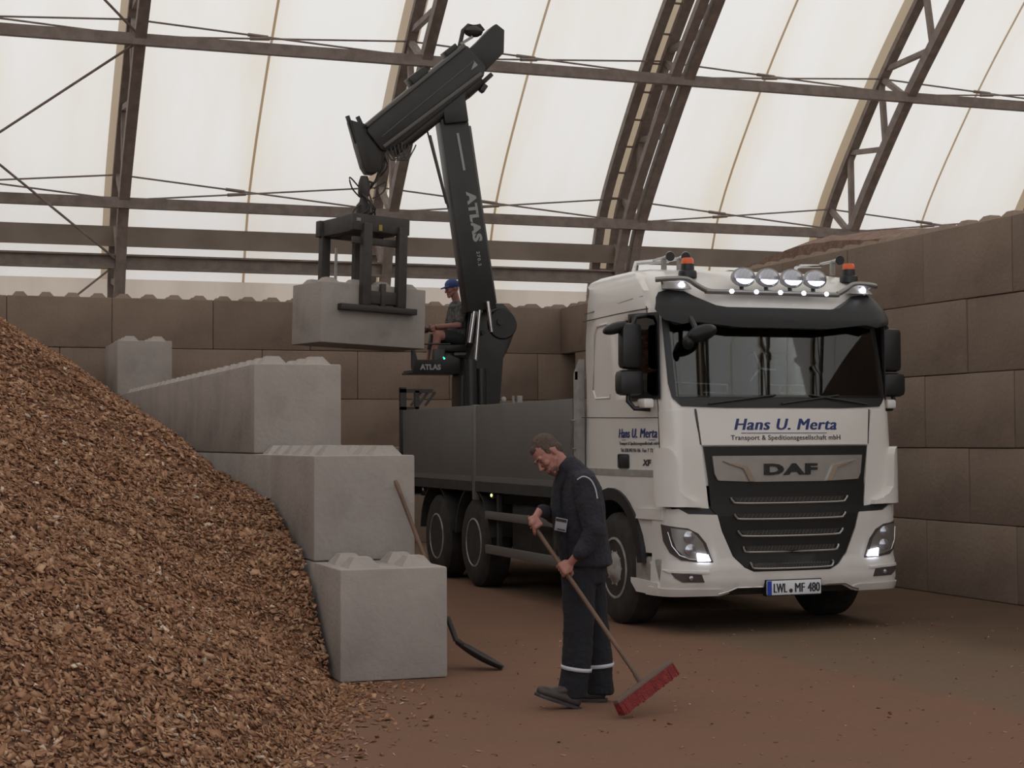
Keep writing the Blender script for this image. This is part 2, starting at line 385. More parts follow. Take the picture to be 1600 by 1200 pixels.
def truss(X, label):
    twin = abs(X-12.284) < .1; X += .13 if twin else 0
    t = thing('roof_truss', label, 'roof truss', (0,0,0), 0, 'lattice arches of the hall')
    m_ = MB(); pin = [Vector((chain_i[0].x+.05, 0))]+chain_i+[Vector((18-chain_i[0].x-.05, 0))]
    pout = [Vector((chain_o[0].x-.1, 0))]+chain_o+[Vector((18-chain_o[0].x+.1, 0))]
    for a, b in zip(pin, pin[1:]): m_.bar(q3(X, a), q3(X, b), .17, .17, (1,0,0))
    m_.build('inner_chord', STEEL, t, smooth=0)
    m_ = MB()
    for a, b in zip(pout, pout[1:]): m_.bar(q3(X, a), q3(X, b), .10, .18, (1,0,0))
    m_.build('outer_chord', STEEL, t, smooth=0)
    # bracing seen in the photograph: members between named nodes, then repeated up and over
    zi = [project_on(chain_i, z) for z in nodes_z_in]; zo = [project_on(chain_o, z) for z in nodes_z_out]
    def br(a, b, w_=.09):
        MB().bar(q3(X, a), q3(X, b), w_, w_, (1,0,0)).build('brace', STEEL, t, smooth=0)
    foot_o = Vector((chain_o[0].x, 4.45)); foot_i = Vector((chain_i[0].x+.02, 4.3))
    br(foot_o, foot_i)
    for z_o, z_i in ((5.35,4.6),(6.15,5.57),(7.08,5.62),(7.12,7.0),(8.25,7.02),(8.3,7.78),(8.45,8.5),(9.6,8.52),(9.7,9.7),(10.8,9.75)):
        br(project_on(chain_o, z_o), project_on(chain_i, z_i))
    # the rest of the arch out of frame
    m_ = MB(); so = resample(chain_o, 1.5); si = resample(chain_i, 1.5)
    n2 = min(len(so), len(si)); k0 = 5
    for k in range(k0, n2-1):
        m_.bar(q3(X, so[k]), q3(X, si[min(k, n2-1)]), .06, .06, (1,0,0)); m_.bar(q3(X, so[min(k+1, n2-1)]), q3(X, si[k]), .06, .06, (1,0,0))
    m_.build('upper_bracing', STEEL, t, smooth=0)
    if twin:      # the doubled arch: a second pair of chords bolted alongside
        m_ = MB()
        for ch, off in ((pout, -.34), (pin, -.26)):
            for a, b in zip(ch, ch[1:]): m_.bar((X+off, a.x, a.y), (X+off, b.x, b.y), .12, .17, (1,0,0))
        m_.build('twin_chord', STEEL, t, smooth=0)
        for k in range(14):
            z = 4.9+k*.42; p = project_on(chain_o, z); MB().bar((X-.34, p.x, p.y), (X, p.x, p.y), .03, .03).build('spacer_bolt', STEEL, t, smooth=0)
    return t
names = {0:'steel lattice arch leftmost in view, nearly upright', 1:'steel lattice arch rising behind the crane jib', 2:'double steel lattice arch leaning behind the lorry cab roof',
         3:'steel lattice arch rising from behind the bark heap on right', 4:'steel lattice arch at the far right edge above the wall', -1:'steel lattice arch left of the frame edge'}
for k in (0,1,2,3,4): truss(3.27+4.507*k, names[k])
def on_in(z, X): p = project_on(chain_i, z); return Vector((X, p.x-.0, p.y))
def on_out(z, X): p = project_on(chain_o, z); return Vector((X, p.x, p.y))
XS, XE = -6., 32.
for z, nm in ((PZ1, 'lower of the two long steel purlins crossing the arches'), (PZ2, 'upper of the two long steel purlins crossing the arches')):
    p = on_in(z, 0); m_ = MB(); m_.box(XS, XE, p.y-.13, p.y-.01, z-.085, z+.085)
    tag(m_.build('purlin', STEEL, smooth=0), nm, 'purlin', 'horizontal purlins')
m_ = MB(); m_.box(XS, XE, 27.88, 28.06, 4.76, 4.79); m_.box(XS, XE, 27.95, 27.99, 4.57, 4.77); m_.box(XS, XE, 27.88, 28.06, 4.55, 4.58)
tag(m_.build('eaves_girder', STEEL, smooth=0), 'dark steel girder running just above the back block wall', 'girder')
m_ = MB(); m_.box(XS, XE, 28.60, 28.66, 5.00, 5.335)
tag(m_.build('edge_rail', PALEB, smooth=0), 'wide pale brown rail across the membrane above the dark girder', 'rail')
# crossed tie rods in every bay at both purlins
bayn = {-1:'far left bay', 0:'bay left of the crane jib', 1:'bay behind crane boom', 2:'bay above the lorry cab', 3:'bay above the bark heap'}
for lvl, z, zo_ in (('lower', PZ1, 6.15), ('upper', PZ2, 8.3)):
    for k in range(-1, 4):
        a, b = 3.27+4.507*k, 3.27+4.507*(k+1)
        for sgn in (0, 1):
            P = on_out(zo_, a) if sgn == 0 else on_in(z+.05, a); Q = on_in(z+.05, b) if sgn == 0 else on_out(zo_, b)
            m_ = MB(); m_.tube([P, Q], .016, 6)
            c = P.lerp(Q, .42); d = (Q-P).normalized()*.16; m_.tube([c-d, c+d], .03, 6)
            tag(m_.build('tie_rod', STEEL), 'thin tie rod %s rightwards at %s purlin, %s' % ('falling' if sgn == 0 else 'rising', lvl, bayn[k]), 'tie rod', 'crossed tie rods')
for P, Q, nm in ((on_in(PZ2, 3.27), on_in(4.75, -1.237), 'diagonal rod rising to the upper purlin at the leftmost arch'),
                 (on_in(4.65, 3.27), on_in(PZ2, -1.237), 'diagonal rod falling to the foot of the leftmost arch'),
                 (on_in(PZ2+.05, 3.27), on_in(10.9, -1.237), 'diagonal rod in the top left corner of the roof'),
                 (on_in(4.62, 3.2), Vector((2.4, 27.95, 3.95)), 'short rod between dark girder and block wall')):
    m_ = MB(); m_.tube([P, Q], .02, 6); tag(m_.build('brace_rod', STEEL), nm, 'brace rod')
# ------------------------------------------------------------------ concrete interlocking blocks
def block_mesh(l, name, first=0):
    """block l long in X, 0.8 deep, 0.8 high with rows of pyramid studs on top"""
    m_ = MB(); m_.box(.003, l-.003, .003, .797, .003, .797, .014)
    n = round(l/.4)
    for i in range(first, n):
        for j in range(2):
            cx, cy = .2+.4*i, .2+.4*j
            V = [m_.bm.verts.new((cx+sx*.125, cy+sy*.125, .79)) for sx, sy in ((-1,-1),(1,-1),(1,1),(-1,1))]
            T = [m_.bm.verts.new((cx+sx*.06, cy+sy*.06, .872)) for sx, sy in ((-1,-1),(1,-1),(1,1),(-1,1))]
            m_.bm.faces.new(T); 
            for k in range(4): m_.bm.faces.new((V[k], V[(k+1)%4], T[(k+1)%4], T[k]))
    me = m_.mesh(name, 25); return me
def wallblock_mesh(l, name):
    """flat-topped version hidden under the next course"""
    m_ = MB(); m_.box(.003, l-.003, .003, .797, .003, .797, .014); return m_.mesh(name, 25)
LN, HN = block_mesh(1.6, 'block_long'), block_mesh(.8, 'block_half')
for me in (LN, HN): me.materials.append(CON_NEW)
LO = block_mesh(1.6, 'block_long_old'); LO.materials.append(CON_OLD); LOF = wallblock_mesh(1.6, 'block_flat_old'); LOF.materials.append(CON_OLD)
HOF = wallblock_mesh(.8, 'block_half_old'); HOF.materials.append(CON_OLD); HO = block_mesh(.8, 'block_half_studs_old'); HO.materials.append(CON_OLD)
LN2 = block_mesh(1.6, 'block_long_two_rows', 2); LN2.materials.append(CON_NEW); LN1 = block_mesh(1.6, 'block_long_one_row', 3); LN1.materials.append(CON_NEW); LNF = wallblock_mesh(1.6, 'block_flat'); LNF.materials.append(CON_NEW); HNF = wallblock_mesh(.8, 'block_half_flat'); HNF.materials.append(CON_NEW)
ORD = ['first','second','third','fourth','fifth','sixth','seventh','eighth','ninth','tenth','eleventh','twelfth','thirteenth','fourteenth']
ROW = ['bottom row','second lowest row','middle row','second highest row','top row']
def place(me, loc, rz, label, group):
    o = bpy.data.objects.new('concrete_block', me); col.objects.link(o); o.location = loc; o.rotation_euler = (0,0,rz)
    tag(o, label, 'concrete block', group); return o
YB, XR = 27.0, 10.656
random.seed(3)
for r in range(5):
    top = r == 4; x = XR; n = 0
    xj = XR-1.22 if r % 2 == 0 else XR-.42
    edges = [XR+.8, xj]
    while edges[-1] > -.2: edges.append(edges[-1]-1.6)
    for a, b in zip(edges, edges[1:]):
        l = a-b
        if l > 1.65: # corner block is cut by the return wall
            me = (LO if top else LOF); o = place(me, (b, YB+random.uniform(0,.012), .8*r), 0, 'brown concrete block in the corner, %s of the back wall' % ROW[r], 'blocks of the back wall'); o.scale.x = l/1.6
        elif l < 1.55:
            me = (LO if top else LOF); o = place(me, (b, YB+random.uniform(0,.012), .8*r), 0, 'brown concrete block in the corner, %s of the back wall' % ROW[r], 'blocks of the back wall'); o.scale.x = l/1.6
        else:
            n += 1; place(LO if top else LOF, (b, YB+random.uniform(0,.012), .8*r), 0, 'brown concrete block, %s of back wall, %s from the corner block' % (ROW[r], ORD[n-1]), 'blocks of the back wall')
for r in range(5):
    top = r == 4; y = 26.985; st = 14.372 if r % 2 == 0 else 15.172
    ys = [st-1.6*k for k in range(0, 4)][::-1] + [st+1.6*k for k in range(1, 9)]
    ys = [v for v in ys if v < 26.3]
    n = 0
    for a in ys:
        b = min(a+1.6, 26.985); l = b-a
        if l < .3: continue
        n += 1
        o = place(LO if top else LOF, (XR+random.uniform(0,.012), b, .8*r), -math.pi/2, 'brown concrete block, %s of right wall, %s from its near end' % (ROW[r], ORD[n-1]), 'blocks of the right wall'); o.scale.x = l/1.6
# divider wall of paler blocks, stepped down towards the viewer.  left face x = 2.88
XD = 2.879
def col_row(y0, ys, z, studs, lab, gr='blocks of the stepped divider wall'):
    for i, (y, l) in enumerate(ys):
        me = (LN if l > 1 else HN) if studs[i] == 1 else (LN2 if studs[i] == 2 else LN1 if studs[i] == 3 else LNF if l > 1 else HNF)
        o = bpy.data.objects.new('concrete_block', me); col.objects.link(o); o.location = (XD, y+l, z); o.rotation_euler = (0,0,-math.pi/2)
        # long axis along Y: rotate -90 then shift
        tag(o, lab[i], 'concrete block', gr)
        if abs(l-1.6) > .02 and l > 1: o.scale.x = l/1.6
col_row(0, [(11.561,.8)]+[(12.37+1.6*k,1.6) for k in range(9)], 0, [1]+[0]*9,
    ['pale grey concrete block standing nearest the viewer, two studs on its top edge']+['grey concrete block, bottom course of divider wall, %s behind its nearest block' % ORD[k] for k in range(9)])
col_row(0, [(12.377,1.6)]+[(13.977+1.6*k,1.6) for k in range(8)], .8, [1,2,0,0,0,0,0,0,0],
    ['pale grey concrete block with the wooden shovel handle leaning on it']+['grey concrete block, second course of divider wall, %s behind its end block' % ORD[k] for k in range(8)])
col_row(0, [(14.695,1.6),(16.295,1.6)]+[(17.895+1.6*k,1.6) for k in range(5)]+[(25.895,1.08)], 1.6, [1]*6+[3,0],
    ['pale grey concrete block ending the third course of the divider wall']+['grey concrete block, third course of divider wall, %s behind its end block' % ORD[k] for k in range(7)])
col_row(0, [(24.95,1.6)], 2.4, [1], ['lone grey concrete block on top of the divider wall, near the back wall'])
# ------------------------------------------------------------------ heap behind the right wall
m_ = MB(); nx, ny = 40, 60; V = {}
for i in range(nx):
    for j in range(ny):
        X = XR+.84+i*.15; Y = 12.+j*.26
        rid = float(np.interp(Y, [12,15.5,17.2,18.6,20.2,22,23.5,26], [3.6,4.0,4.30,4.43,4.54,4.36,3.9,3.2]))-(.28*abs(X-12.05) if X > 12.05 else .30*abs(X-12.05))
        h = rid+.03*noise.noise(Vector((X*2, Y*2, 0)))+.03*noise.noise(Vector((X*7, Y*7, 2)))
        V[i,j] = m_.bm.verts.new((X, Y, max(0, h)))
for i in range(nx-1):
    for j in range(ny-1): m_.bm.faces.new((V[i,j], V[i+1,j], V[i+1,j+1], V[i,j+1]))
ed = [e for e in m_.bm.edges if e.is_boundary]
rr_ = bmesh.ops.extrude_edge_only(m_.bm, edges=ed)
for v in rr_['geom']:
    if isinstance(v, bmesh.types.BMVert): v.co.z = 0
hb = m_.build('bark_heap', BARK); tag(hb, 'reddish brown bark heap rising behind the top of the right wall', 'bark heap', kind='stuff')
# ------------------------------------------------------------------ wood chip pile
def seg_dist(px, py, ax, ay, bx, by):
    dx, dy = bx-ax, by-ay; t = np.clip(((px-ax)*dx+(py-ay)*dy)/(dx*dx+dy*dy), 0, 1)
    return np.hypot(px-ax-t*dx, py-ay-t*dy), dx*(py-ay)-dy*(px-ax)
FOOT = [(6.,9.5),(2.95,11.75),(2.62,10.75),(1.95,9.1),(1.1,7.7),(-.6,6.9),(-6,6.)]
FOOT = [(2.93,11.72),(2.66,10.75),(2.0,9.05),(1.1,7.6),(-.6,6.8),(-6,6.)]
ZC_Y = np.array([11.7,12.06,12.5,13.15,13.8,14.6,16.2,18,20.5,23.6,26.4,27.])
ZC_Z = np.array([.03,.42,.78,.99,1.17,1.26,1.42,1.61,1.87,2.24,2.57,2.6])
def pile_h(X, Y):
    X = np.asarray(X, float); Y = np.asarray(Y, float)
    best = np.full(X.shape, 1e9); 
    for a, b in zip(FOOT, FOOT[1:]):
        d, s = seg_dist(X, Y, *a, *b); best = np.minimum(best, d)
    # inside = above/left of the foot polyline
    fy = np.interp(X, [p[0] for p in FOOT[::-1]], [p[1] for p in FOOT[::-1]])
    inside = Y > fy
    best = np.where(inside, best, -best)
    front = best*.70+.06*(1-np.exp(-np.maximum(best, 0)*6))
    side = np.interp(Y, ZC_Y, ZC_Z)+.665*(XD-X)
    k = .12; h = -k*np.log(np.exp(-np.clip(front, -1, 9)/k)+np.exp(-np.clip(side, -1, 9)/k)+np.exp(-3.25/k))
    wallb = np.interp(Y, ZC_Y, ZC_Z)
    near = np.exp(-((XD-X)/.35)**2)*(Y > 11.7)
    h = h*(1-near)+np.maximum(wallb, 0)*near
    return h
rng = np.random.default_rng(7)
def lump(X, Y):
    return .035*np.sin(X*5.1+Y*2.3)*np.sin(Y*3.7-X*1.9)+.02*np.sin(X*11.3-Y*7.9)*np.sin(Y*9.1+X*4.3)
m_ = MB(); V = {}
gx = np.arange(-5, XD+.001, .0788); gy = np.concatenate([np.arange(6., 15, .09), np.arange(15, 27, .3), [26.99]])
GX, GY = np.meshgrid(gx, gy, indexing='ij'); GH = pile_h(GX, GY)+lump(GX, GY)*(pile_h(GX, GY) > .15)
GH = np.maximum(GH, -.02)
for i in range(len(gx)):
    for j in range(len(gy)): V[i,j] = m_.bm.verts.new((min(gx[i], XD-.004), gy[j], GH[i,j]))
for i in range(len(gx)-1):
    for j in range(len(gy)-1):
        if max(GH[i,j], GH[i+1,j], GH[i,j+1], GH[i+1,j+1]) > -.019: m_.bm.faces.new((V[i,j], V[i+1,j], V[i+1,j+1], V[i,j+1]))
for v in [v for v in m_.bm.verts if not v.link_faces]: m_.bm.verts.remove(v)
ed = [e for e in m_.bm.edges if e.is_boundary]
for v in bmesh.ops.extrude_edge_only(m_.bm, edges=ed)['geom']:
    if isinstance(v, bmesh.types.BMVert): v.co.z = -.05
pile_me = m_.mesh('pile', 60)
# the chips themselves: thin splintered slabs, all in the one heap
def chips(P, Nrm, n, size, seed):
    rg = np.random.default_rng(seed)
    L_ = np.minimum(size*rg.lognormal(0, .38, n), size*2.2); W_ = L_*rg.uniform(.28, .75, n); T_ = L_*rg.uniform(.08, .22, n)
    base = np.array([[-1,-1,-1],[1,-1,-1],[1,1,-1],[-1,1,-1],[-1,-1,1],[1,-1,1],[1,1,1],[-1,1,1]], float)
    jit = 1+rg.uniform(-.45, .25, (n, 8, 3)); v = base[None]*jit*.5*np.stack([L_, W_, T_], 1)[:, None, :]
    # orientation: lie along the slope with random tilt
    nn = Nrm+rg.normal(0, .38, (n, 3)); nn /= np.linalg.norm(nn, axis=1)[:, None]
    a = rg.normal(0, 1, (n, 3)); a -= (a*nn).sum(1)[:, None]*nn; a /= np.linalg.norm(a, axis=1)[:, None]
    b = np.cross(nn, a)
    v = v[:, :, :1]*a[:, None]+v[:, :, 1:2]*b[:, None]+v[:, :, 2:]*nn[:, None]+P[:, None]
    return v.reshape(-1, 3)
FQ = np.array([[0,3,2,1],[4,5,6,7],[0,1,5,4],[1,2,6,5],[2,3,7,6],[3,0,4,7]])
def chip_material():
    m = bpy.data.materials.new('wood_chips'); m.use_nodes = True; nt = m.node_tree; N = nt.nodes; L = nt.links; b = N['Principled BSDF']
    a = N.new('ShaderNodeAttribute'); a.attribute_name = 'chip_tone'; b.inputs['Roughness'].default_value = .85; b.inputs['Specular IOR Level'].default_value = .25
    L.new(a.outputs['Color'], b.inputs['Base Color']); return m
CHIPM = chip_material()
def chip_object(name, P, Nrm, size, seed, base_me=None):
    n = len(P); v = chips(P, Nrm, n, size, seed); rg = np.random.default_rng(seed+1)
    dark = np.array([.21,.098,.052]); mid = np.array([.37,.195,.11]); lite = np.array([.54,.34,.21]); pale = np.array([.70,.55,.43])
    t = rg.beta(1.5, 1.7, n)[:, None]; c = np.where(t < .5, dark+(mid-dark)*t*2, mid+(lite-mid)*(t-.5)*2)
    pl = rg.random(n) < .022; c[pl] = pale*rg.uniform(.75, 1.1, (pl.sum(), 1))
    c *= rg.uniform(.85, 1.1, (n, 1))
    cc = np.repeat(np.concatenate([c, np.ones((n, 1))], 1), 8, axis=0)
    f = (np.arange(n)[:, None, None]*8+FQ[None]).reshape(-1, 4)
    if base_me is not None:
        bv = np.empty(len(base_me.vertices)*3, np.float32); base_me.vertices.foreach_get('co', bv); bv = bv.reshape(-1, 3)
        bf = np.array([list(p.vertices) for p in base_me.polygons if len(p.vertices) == 4])
        f = np.concatenate([f, bf+len(v)]); v = np.concatenate([v, bv])
        cc = np.concatenate([cc, np.tile(np.array([[.20,.10,.062,1]]), (len(bv), 1))])
    me = bpy.data.meshes.new(name); me.vertices.add(len(v)); me.vertices.foreach_set('co', v.astype(np.float32).ravel())
    me.loops.add(f.size); me.loops.foreach_set('vertex_index', f.ravel().astype(np.int32))
    me.polygons.add(len(f)); me.polygons.foreach_set('loop_start', (np.arange(len(f))*4).astype(np.int32))
    me.update(calc_edges=True); me.validate()
    ca = me.color_attributes.new('chip_tone', 'FLOAT_COLOR', 'POINT'); ca.data.foreach_set('color', cc.astype(np.float32).ravel())
    return link(name, me, CHIPM)
def pile_points(n, x0, x1, y0, y1, seed):
    rg = np.random.default_rng(seed); X = rg.uniform(x0, x1, n); Y = rg.uniform(y0, y1, n); H = pile_h(X, Y)
    k = H > .0; X, Y, H = X[k], Y[k], H[k]; H = H+lump(X, Y)*(H > .15)
    e = .02; nx_ = -(pile_h(X+e, Y)-pile_h(X-e, Y))/(2*e); ny_ = -(pile_h(X, Y+e)-pile_h(X, Y-e))/(2*e)
    nn = np.stack([nx_, ny_, np.ones_like(nx_)], 1); nn /= np.linalg.norm(nn, axis=1)[:, None]
    keep = X+.02 < XD-.02
    P = np.stack([X, Y, H], 1)+nn*rg.uniform(0, .028, (len(X), 1)); return P[keep], nn[keep]
P1, N1 = pile_points(85000, -.2, XD-.03, 6.8, 13.6, 1); P2, N2 = pile_points(80000, .2, XD-.03, 13.6, 26.9, 2)
# spill where the toe thins out onto the floor
rg = np.random.default_rng(9); q = rg.uniform(0, 1, 1500); FX = np.array([p[0] for p in FOOT[:4]]); FY = np.array([p[1] for p in FOOT[:4]])
tt = rg.uniform(0, 3, 1500); sx_ = np.interp(tt, range(4), FX); sy_ = np.interp(tt, range(4), FY); dd = rg.exponential(.14, 1500)
P3 = np.stack([sx_+dd*.9, sy_-dd*.45, np.full(1500, .006)], 1)
k3 = ~((P3[:,0] > 2.8) & (P3[:,1] > 11.5)); P3 = P3[k3]; N3 = np.tile([[0,0,1.]], (len(P3), 1))
heap = chip_object('wood_chip_heap', np.concatenate([P1, P2, P3]), np.concatenate([N1, N2, N3]), .030, 11, pile_me)
tag(heap, 'large brown heap of wood chips on the left, banked against the divider wall', 'wood chip heap', kind='stuff')
n = 900; Xs = rg.uniform(1.5, 9.5, n); Ys = rg.uniform(7.2, 14, n)
PL = np.stack([Xs, Ys, np.full(n, .004)], 1); k4 = ~((Xs > 2.7) & (Xs < 3.8) & (Ys > 11.4)); PL = PL[k4]
lit = chip_object('scattered_chips', PL, np.tile([[0,0,1.]], (len(PL), 1)), .016, 21)
tag(lit, 'small wood chips strewn loosely over the open dirt floor', 'wood chips', kind='stuff')
# ------------------------------------------------------------------ lorry
TX, TY = 7.39, 13.20
lorry = thing('lorry', 'white cab-over lorry with roof light bar and grey drop-side bed, lamps lit', 'lorry', (TX, TY, 0))
ZP = [.30,.36,.45,.61,.62,.75,1.05,1.12,1.65,2.0,2.45,2.9,3.05,3.16,3.24,3.29]
YP = [.06,.02,-.02,-.02,.0,.0,.0,.01,.02,.05,.15,.25,.33,.45,.62,.90]
WP = [1.14,1.15,1.15,1.14,1.14,1.14,1.14,1.14,1.14,1.14,1.14,1.13,1.12,1.10,1.04,.93]
def side_x(y): return 1.14+.055*max(0, min(1, (y-.2)/.5))
RC = .15
def FS(s, z, off=0.):
    """point on the cab skin: s = arc length from the centre line, z = height, off = distance outwards"""
    y0 = float(np.interp(z, ZP, YP)); w_ = float(np.interp(z, ZP, WP)); sg = 1 if s >= 0 else -1; a = abs(s)
    st = w_-RC; bow = lambda x: .09*(x/1.2)**2
    if a <= st: x, y = a, y0+bow(a); n = Vector((.15*a/1.44, -1, 0)).normalized()
    elif a <= st+RC*math.pi/2:
        t = (a-st)/RC; x = st+RC*math.sin(t); y = y0+bow(st)+RC*(1-math.cos(t)); n = Vector((math.sin(t), -math.cos(t), 0))
    else: y = y0+bow(st)+RC+(a-st-RC*math.pi/2); x = w_+side_x(y)-1.14; n = Vector((1, 0, 0))
    return Vector((sg*(x+n.x*off), y+n.y*off, z))
def patch(name, poly, off, th, m, parent=None, gs=.045, gz=.10, surf=FS, hole=None, smooth=35, mirror=False):
    """polygon in (s, z) wrapped on the cab skin, th thick, standing off it by off"""
    if mirror: poly = [(-a, b) for a, b in poly]
    bm_ = bmesh.new(); cdt = delaunay_2d_cdt([Vector(p) for p in poly], [], [list(range(len(poly)))], 1, 1e-6)
    vv = [bm_.verts.new((p.x, 0, p.y)) for p in cdt[0]]
    for t_ in cdt[2]: bm_.faces.new([vv[k] for k in t_])
    sa = [a for a, b in poly]; za = [b for a, b in poly]
    def cut(co, no): bmesh.ops.bisect_plane(bm_, geom=bm_.verts[:]+bm_.edges[:]+bm_.faces[:], plane_co=co, plane_no=no)
    x = math.ceil(min(sa)/gs)*gs
    lines = []
    while x < max(sa): lines.append(x); x += gs
    lines = [l for l in lines if abs(l) > .9 or (round(l/gs) % 3 == 0)]
    for l in lines: cut((l, 0, 0), (1, 0, 0))
    x = math.ceil(min(za)/gz)*gz
    while x < max(za): cut((0, 0, x), (0, 0, 1)); x += gz
    if hole:
        for a in hole[:2]: cut((a, 0, 0), (1, 0, 0))
        for b in hole[2:]: cut((0, 0, b), (0, 0, 1))
        bmesh.ops.delete(bm_, geom=[f for f in bm_.faces if hole[0] < f.calc_center_median().x < hole[1] and hole[2] < f.calc_center_median().z < hole[3]], context='FACES')
    lay = {}
    r_ = bmesh.ops.extrude_face_region(bm_, geom=bm_.faces[:])
    top = {g for g in r_['geom'] if isinstance(g, bmesh.types.BMVert)}
    for v in bm_.verts:
        d = off+th if v in top else off
        v.co = surf(v.co.x, v.co.z, d)
    mb_ = MB(); mb_.bm.free(); mb_.bm = bm_
    return mb_.build(name, m, parent or lorry, smooth=smooth)
def SSIDE(xs_): return lambda a, z, d=0: Vector((xs_*(side_x(a)+.002+d), a, z))        # plane of the cab side: a = distance back
S90 = (1.0+RC*math.pi/2)     # arc length where the side begins
def sy(y): return S90+(y-RC-.09)  # side arc length for a distance y behind the bumper (approximately)
# cab skin: one shell wrapped from rear left round the front to rear right, open at windscreen and side windows
def cabshell():
    bm_ = bmesh.new(); zs = [1.30,1.44,1.65,1.85,2.0,2.06,2.14,2.3,2.45,2.6,2.72,2.80,2.9,2.98,3.05,3.11,3.16,3.20,3.24,3.27,3.29]
    half_s = [0,.2,.4,.6,.8,.9,.96,1.0,1.04,1.065,1.09,1.12,1.15,1.18,1.21,1.235,1.26,1.40,1.55,1.75,2.08,2.35,2.7,2.9,2.98,3.02]
    ss = [-a for a in half_s[::-1]]+half_s[1:]; G = {}
    for i, s in enumerate(ss):
        for j, z in enumerate(zs):
            p = FS(s, z); p.y = min(p.y, 1.93)
            if abs(s) > 2.5: 
                k = min(1, max(0, (abs(p.y)-1.80)/.13)); p.x *= 1-.04*k*k
            if z > 3.05 and abs(s) > 1.4:     # roof edge rises a little and rounds at the rear
                pass
            G[i,j] = bm_.verts.new(p)
    for i in range(len(ss)-1):
        for j in range(len(zs)-1):
            sm = (ss[i]+ss[i+1])/2; zm = (zs[j]+zs[j+1])/2
            if abs(sm) < 1.06 and 2.06 < zm < 2.80: continue
            if 1.26 < abs(sm) < 1.75 and 2.14 < zm < 2.80: continue
            bm_.faces.new((G[i,j], G[i+1,j], G[i+1,j+1], G[i,j+1]))
    # roof cap
    n_ = len(ss); top = [G[i, len(zs)-1] for i in range(n_)]
    for i in range(n_//2):
        a, b, c, d = top[i], top[i+1], top[n_-2-i], top[n_-1-i]
        if b is c: bm_.faces.new((a, b, d))
        else: bm_.faces.new((a, b, c, d))
    bot = [G[i, 0] for i in range(n_)]
    for i in range(n_//2):
        a, b, c, d = bot[i], bot[i+1], bot[n_-2-i], bot[n_-1-i]
        if b is c: bm_.faces.new((a, b, d))
        else: bm_.faces.new((a, b, c, d))
    for j in range(len(zs)-1): bm_.faces.new((G[0,j], G[0,j+1], G[n_-1,j+1], G[n_-1,j]))
    mb_ = MB(); mb_.bm.free(); mb_.bm = bm_; me = mb_.mesh('cab_shell', 40)
    return me
cab = link('cab', cabshell(), WHITE, lorry)
so_ = cab.modifiers.new('thickness', 'SOLIDIFY'); so_.thickness = .02; so_.offset = -1
# windscreen, its black surround, and side glazing
WS = [(-1.0,2.0),(-.6,1.985),(.6,1.985),(1.0,2.0),(1.03,2.03),(1.075,2.08),(1.095,2.2),(1.09,2.86),(-1.09,2.86),(-1.095,2.2),(-1.075,2.08),(-1.03,2.03)]
patch('windscreen_surround', WS, .003, .010, BLACKP, hole=(-1.03,1.03,2.10,2.80))
patch('windscreen', [(-1.04,2.08),(1.04,2.08),(1.04,2.82),(-1.04,2.82)], .012, .006, GLASS, gz=.05)
for sg, nm in ((-1, 'left'), (1, 'right')):
    P_ = [(.24,2.11),(.29,2.08),(.70,2.08),(.76,2.14),(.75,2.78),(.71,2.83),(.31,2.81),(.26,2.75)]
    patch('side_window', [(a, b) for a, b in P_], .004, .01, GLASSD, surf=SSIDE(sg))
    fr = [(.225,2.065),(.79,2.05),(.785,2.85),(.24,2.835)]
    patch('window_seal', fr, .001, .008, BLACKP, surf=SSIDE(sg), hole=(.29,.72,2.13,2.79))
# interior
m_ = MB(); m_.box(-1.1,1.1,.32,.72,1.5,2.06,.05); m_.box(-1.05,1.05,.28,.4,1.9,2.08,.03); m_.build('dashboard', INT, lorry)
for x in (-.62,.62):
    m_ = MB(); m_.box(x-.25,x+.25,.95,1.42,1.6,1.8,.05); m_.box(x-.25,x+.25,1.36,1.5,1.75,2.55,.05); m_.box(x-.14,x+.14,1.36,1.46,2.55,2.76,.04); m_.build('cab_seat', INT, lorry)
m_ = MB(); m_.lathe([(.20,0),(.215,.012),(.20,.024),(.185,.012),(.20,0)], 28); 
o = m_.build('steering_wheel', BLACKP, lorry, (.62,.78,2.12)); o.rotation_euler = (R(-35),0,0)
m_ = MB(); m_.box(-1.14,1.14,1.72,1.76,1.35,3.1); m_.build('bunk_curtain', INTG, lorry)
m_ = MB(); m_.box(-1.1,1.1,.36,1.72,2.92,2.96); m_.build('headliner', INT, lorry)
m_ = MB()
for a, b in (((-1.03,2.22),(-.42,2.20)),((-.42,2.20),(-.42,2.13)),((-.42,2.13),(-.66,2.13)),((.02,2.20),(.12,2.20)),((.12,2.20),(.12,2.13)),((.12,2.13),(.42,2.13)),((.12,2.20),(.42,2.20))):
    m_.bar((a[0],.36,a[1]), (b[0],.36,b[1]), .012, .012)
m_.build('pale_line', PALE_LINE, lorry, smooth=0)  # thin pale lines and brackets just behind the windscreen
m_ = MB()
for x, e in ((-.75,-.1),(-.05,.55),(.85,.25)): m_.tube([FS(x,2.02,.03), FS((x+e)/2,2.06,.035), FS(e,2.10,.03)], .009, 6)
m_.build('wiper', BLACKP, lorry)
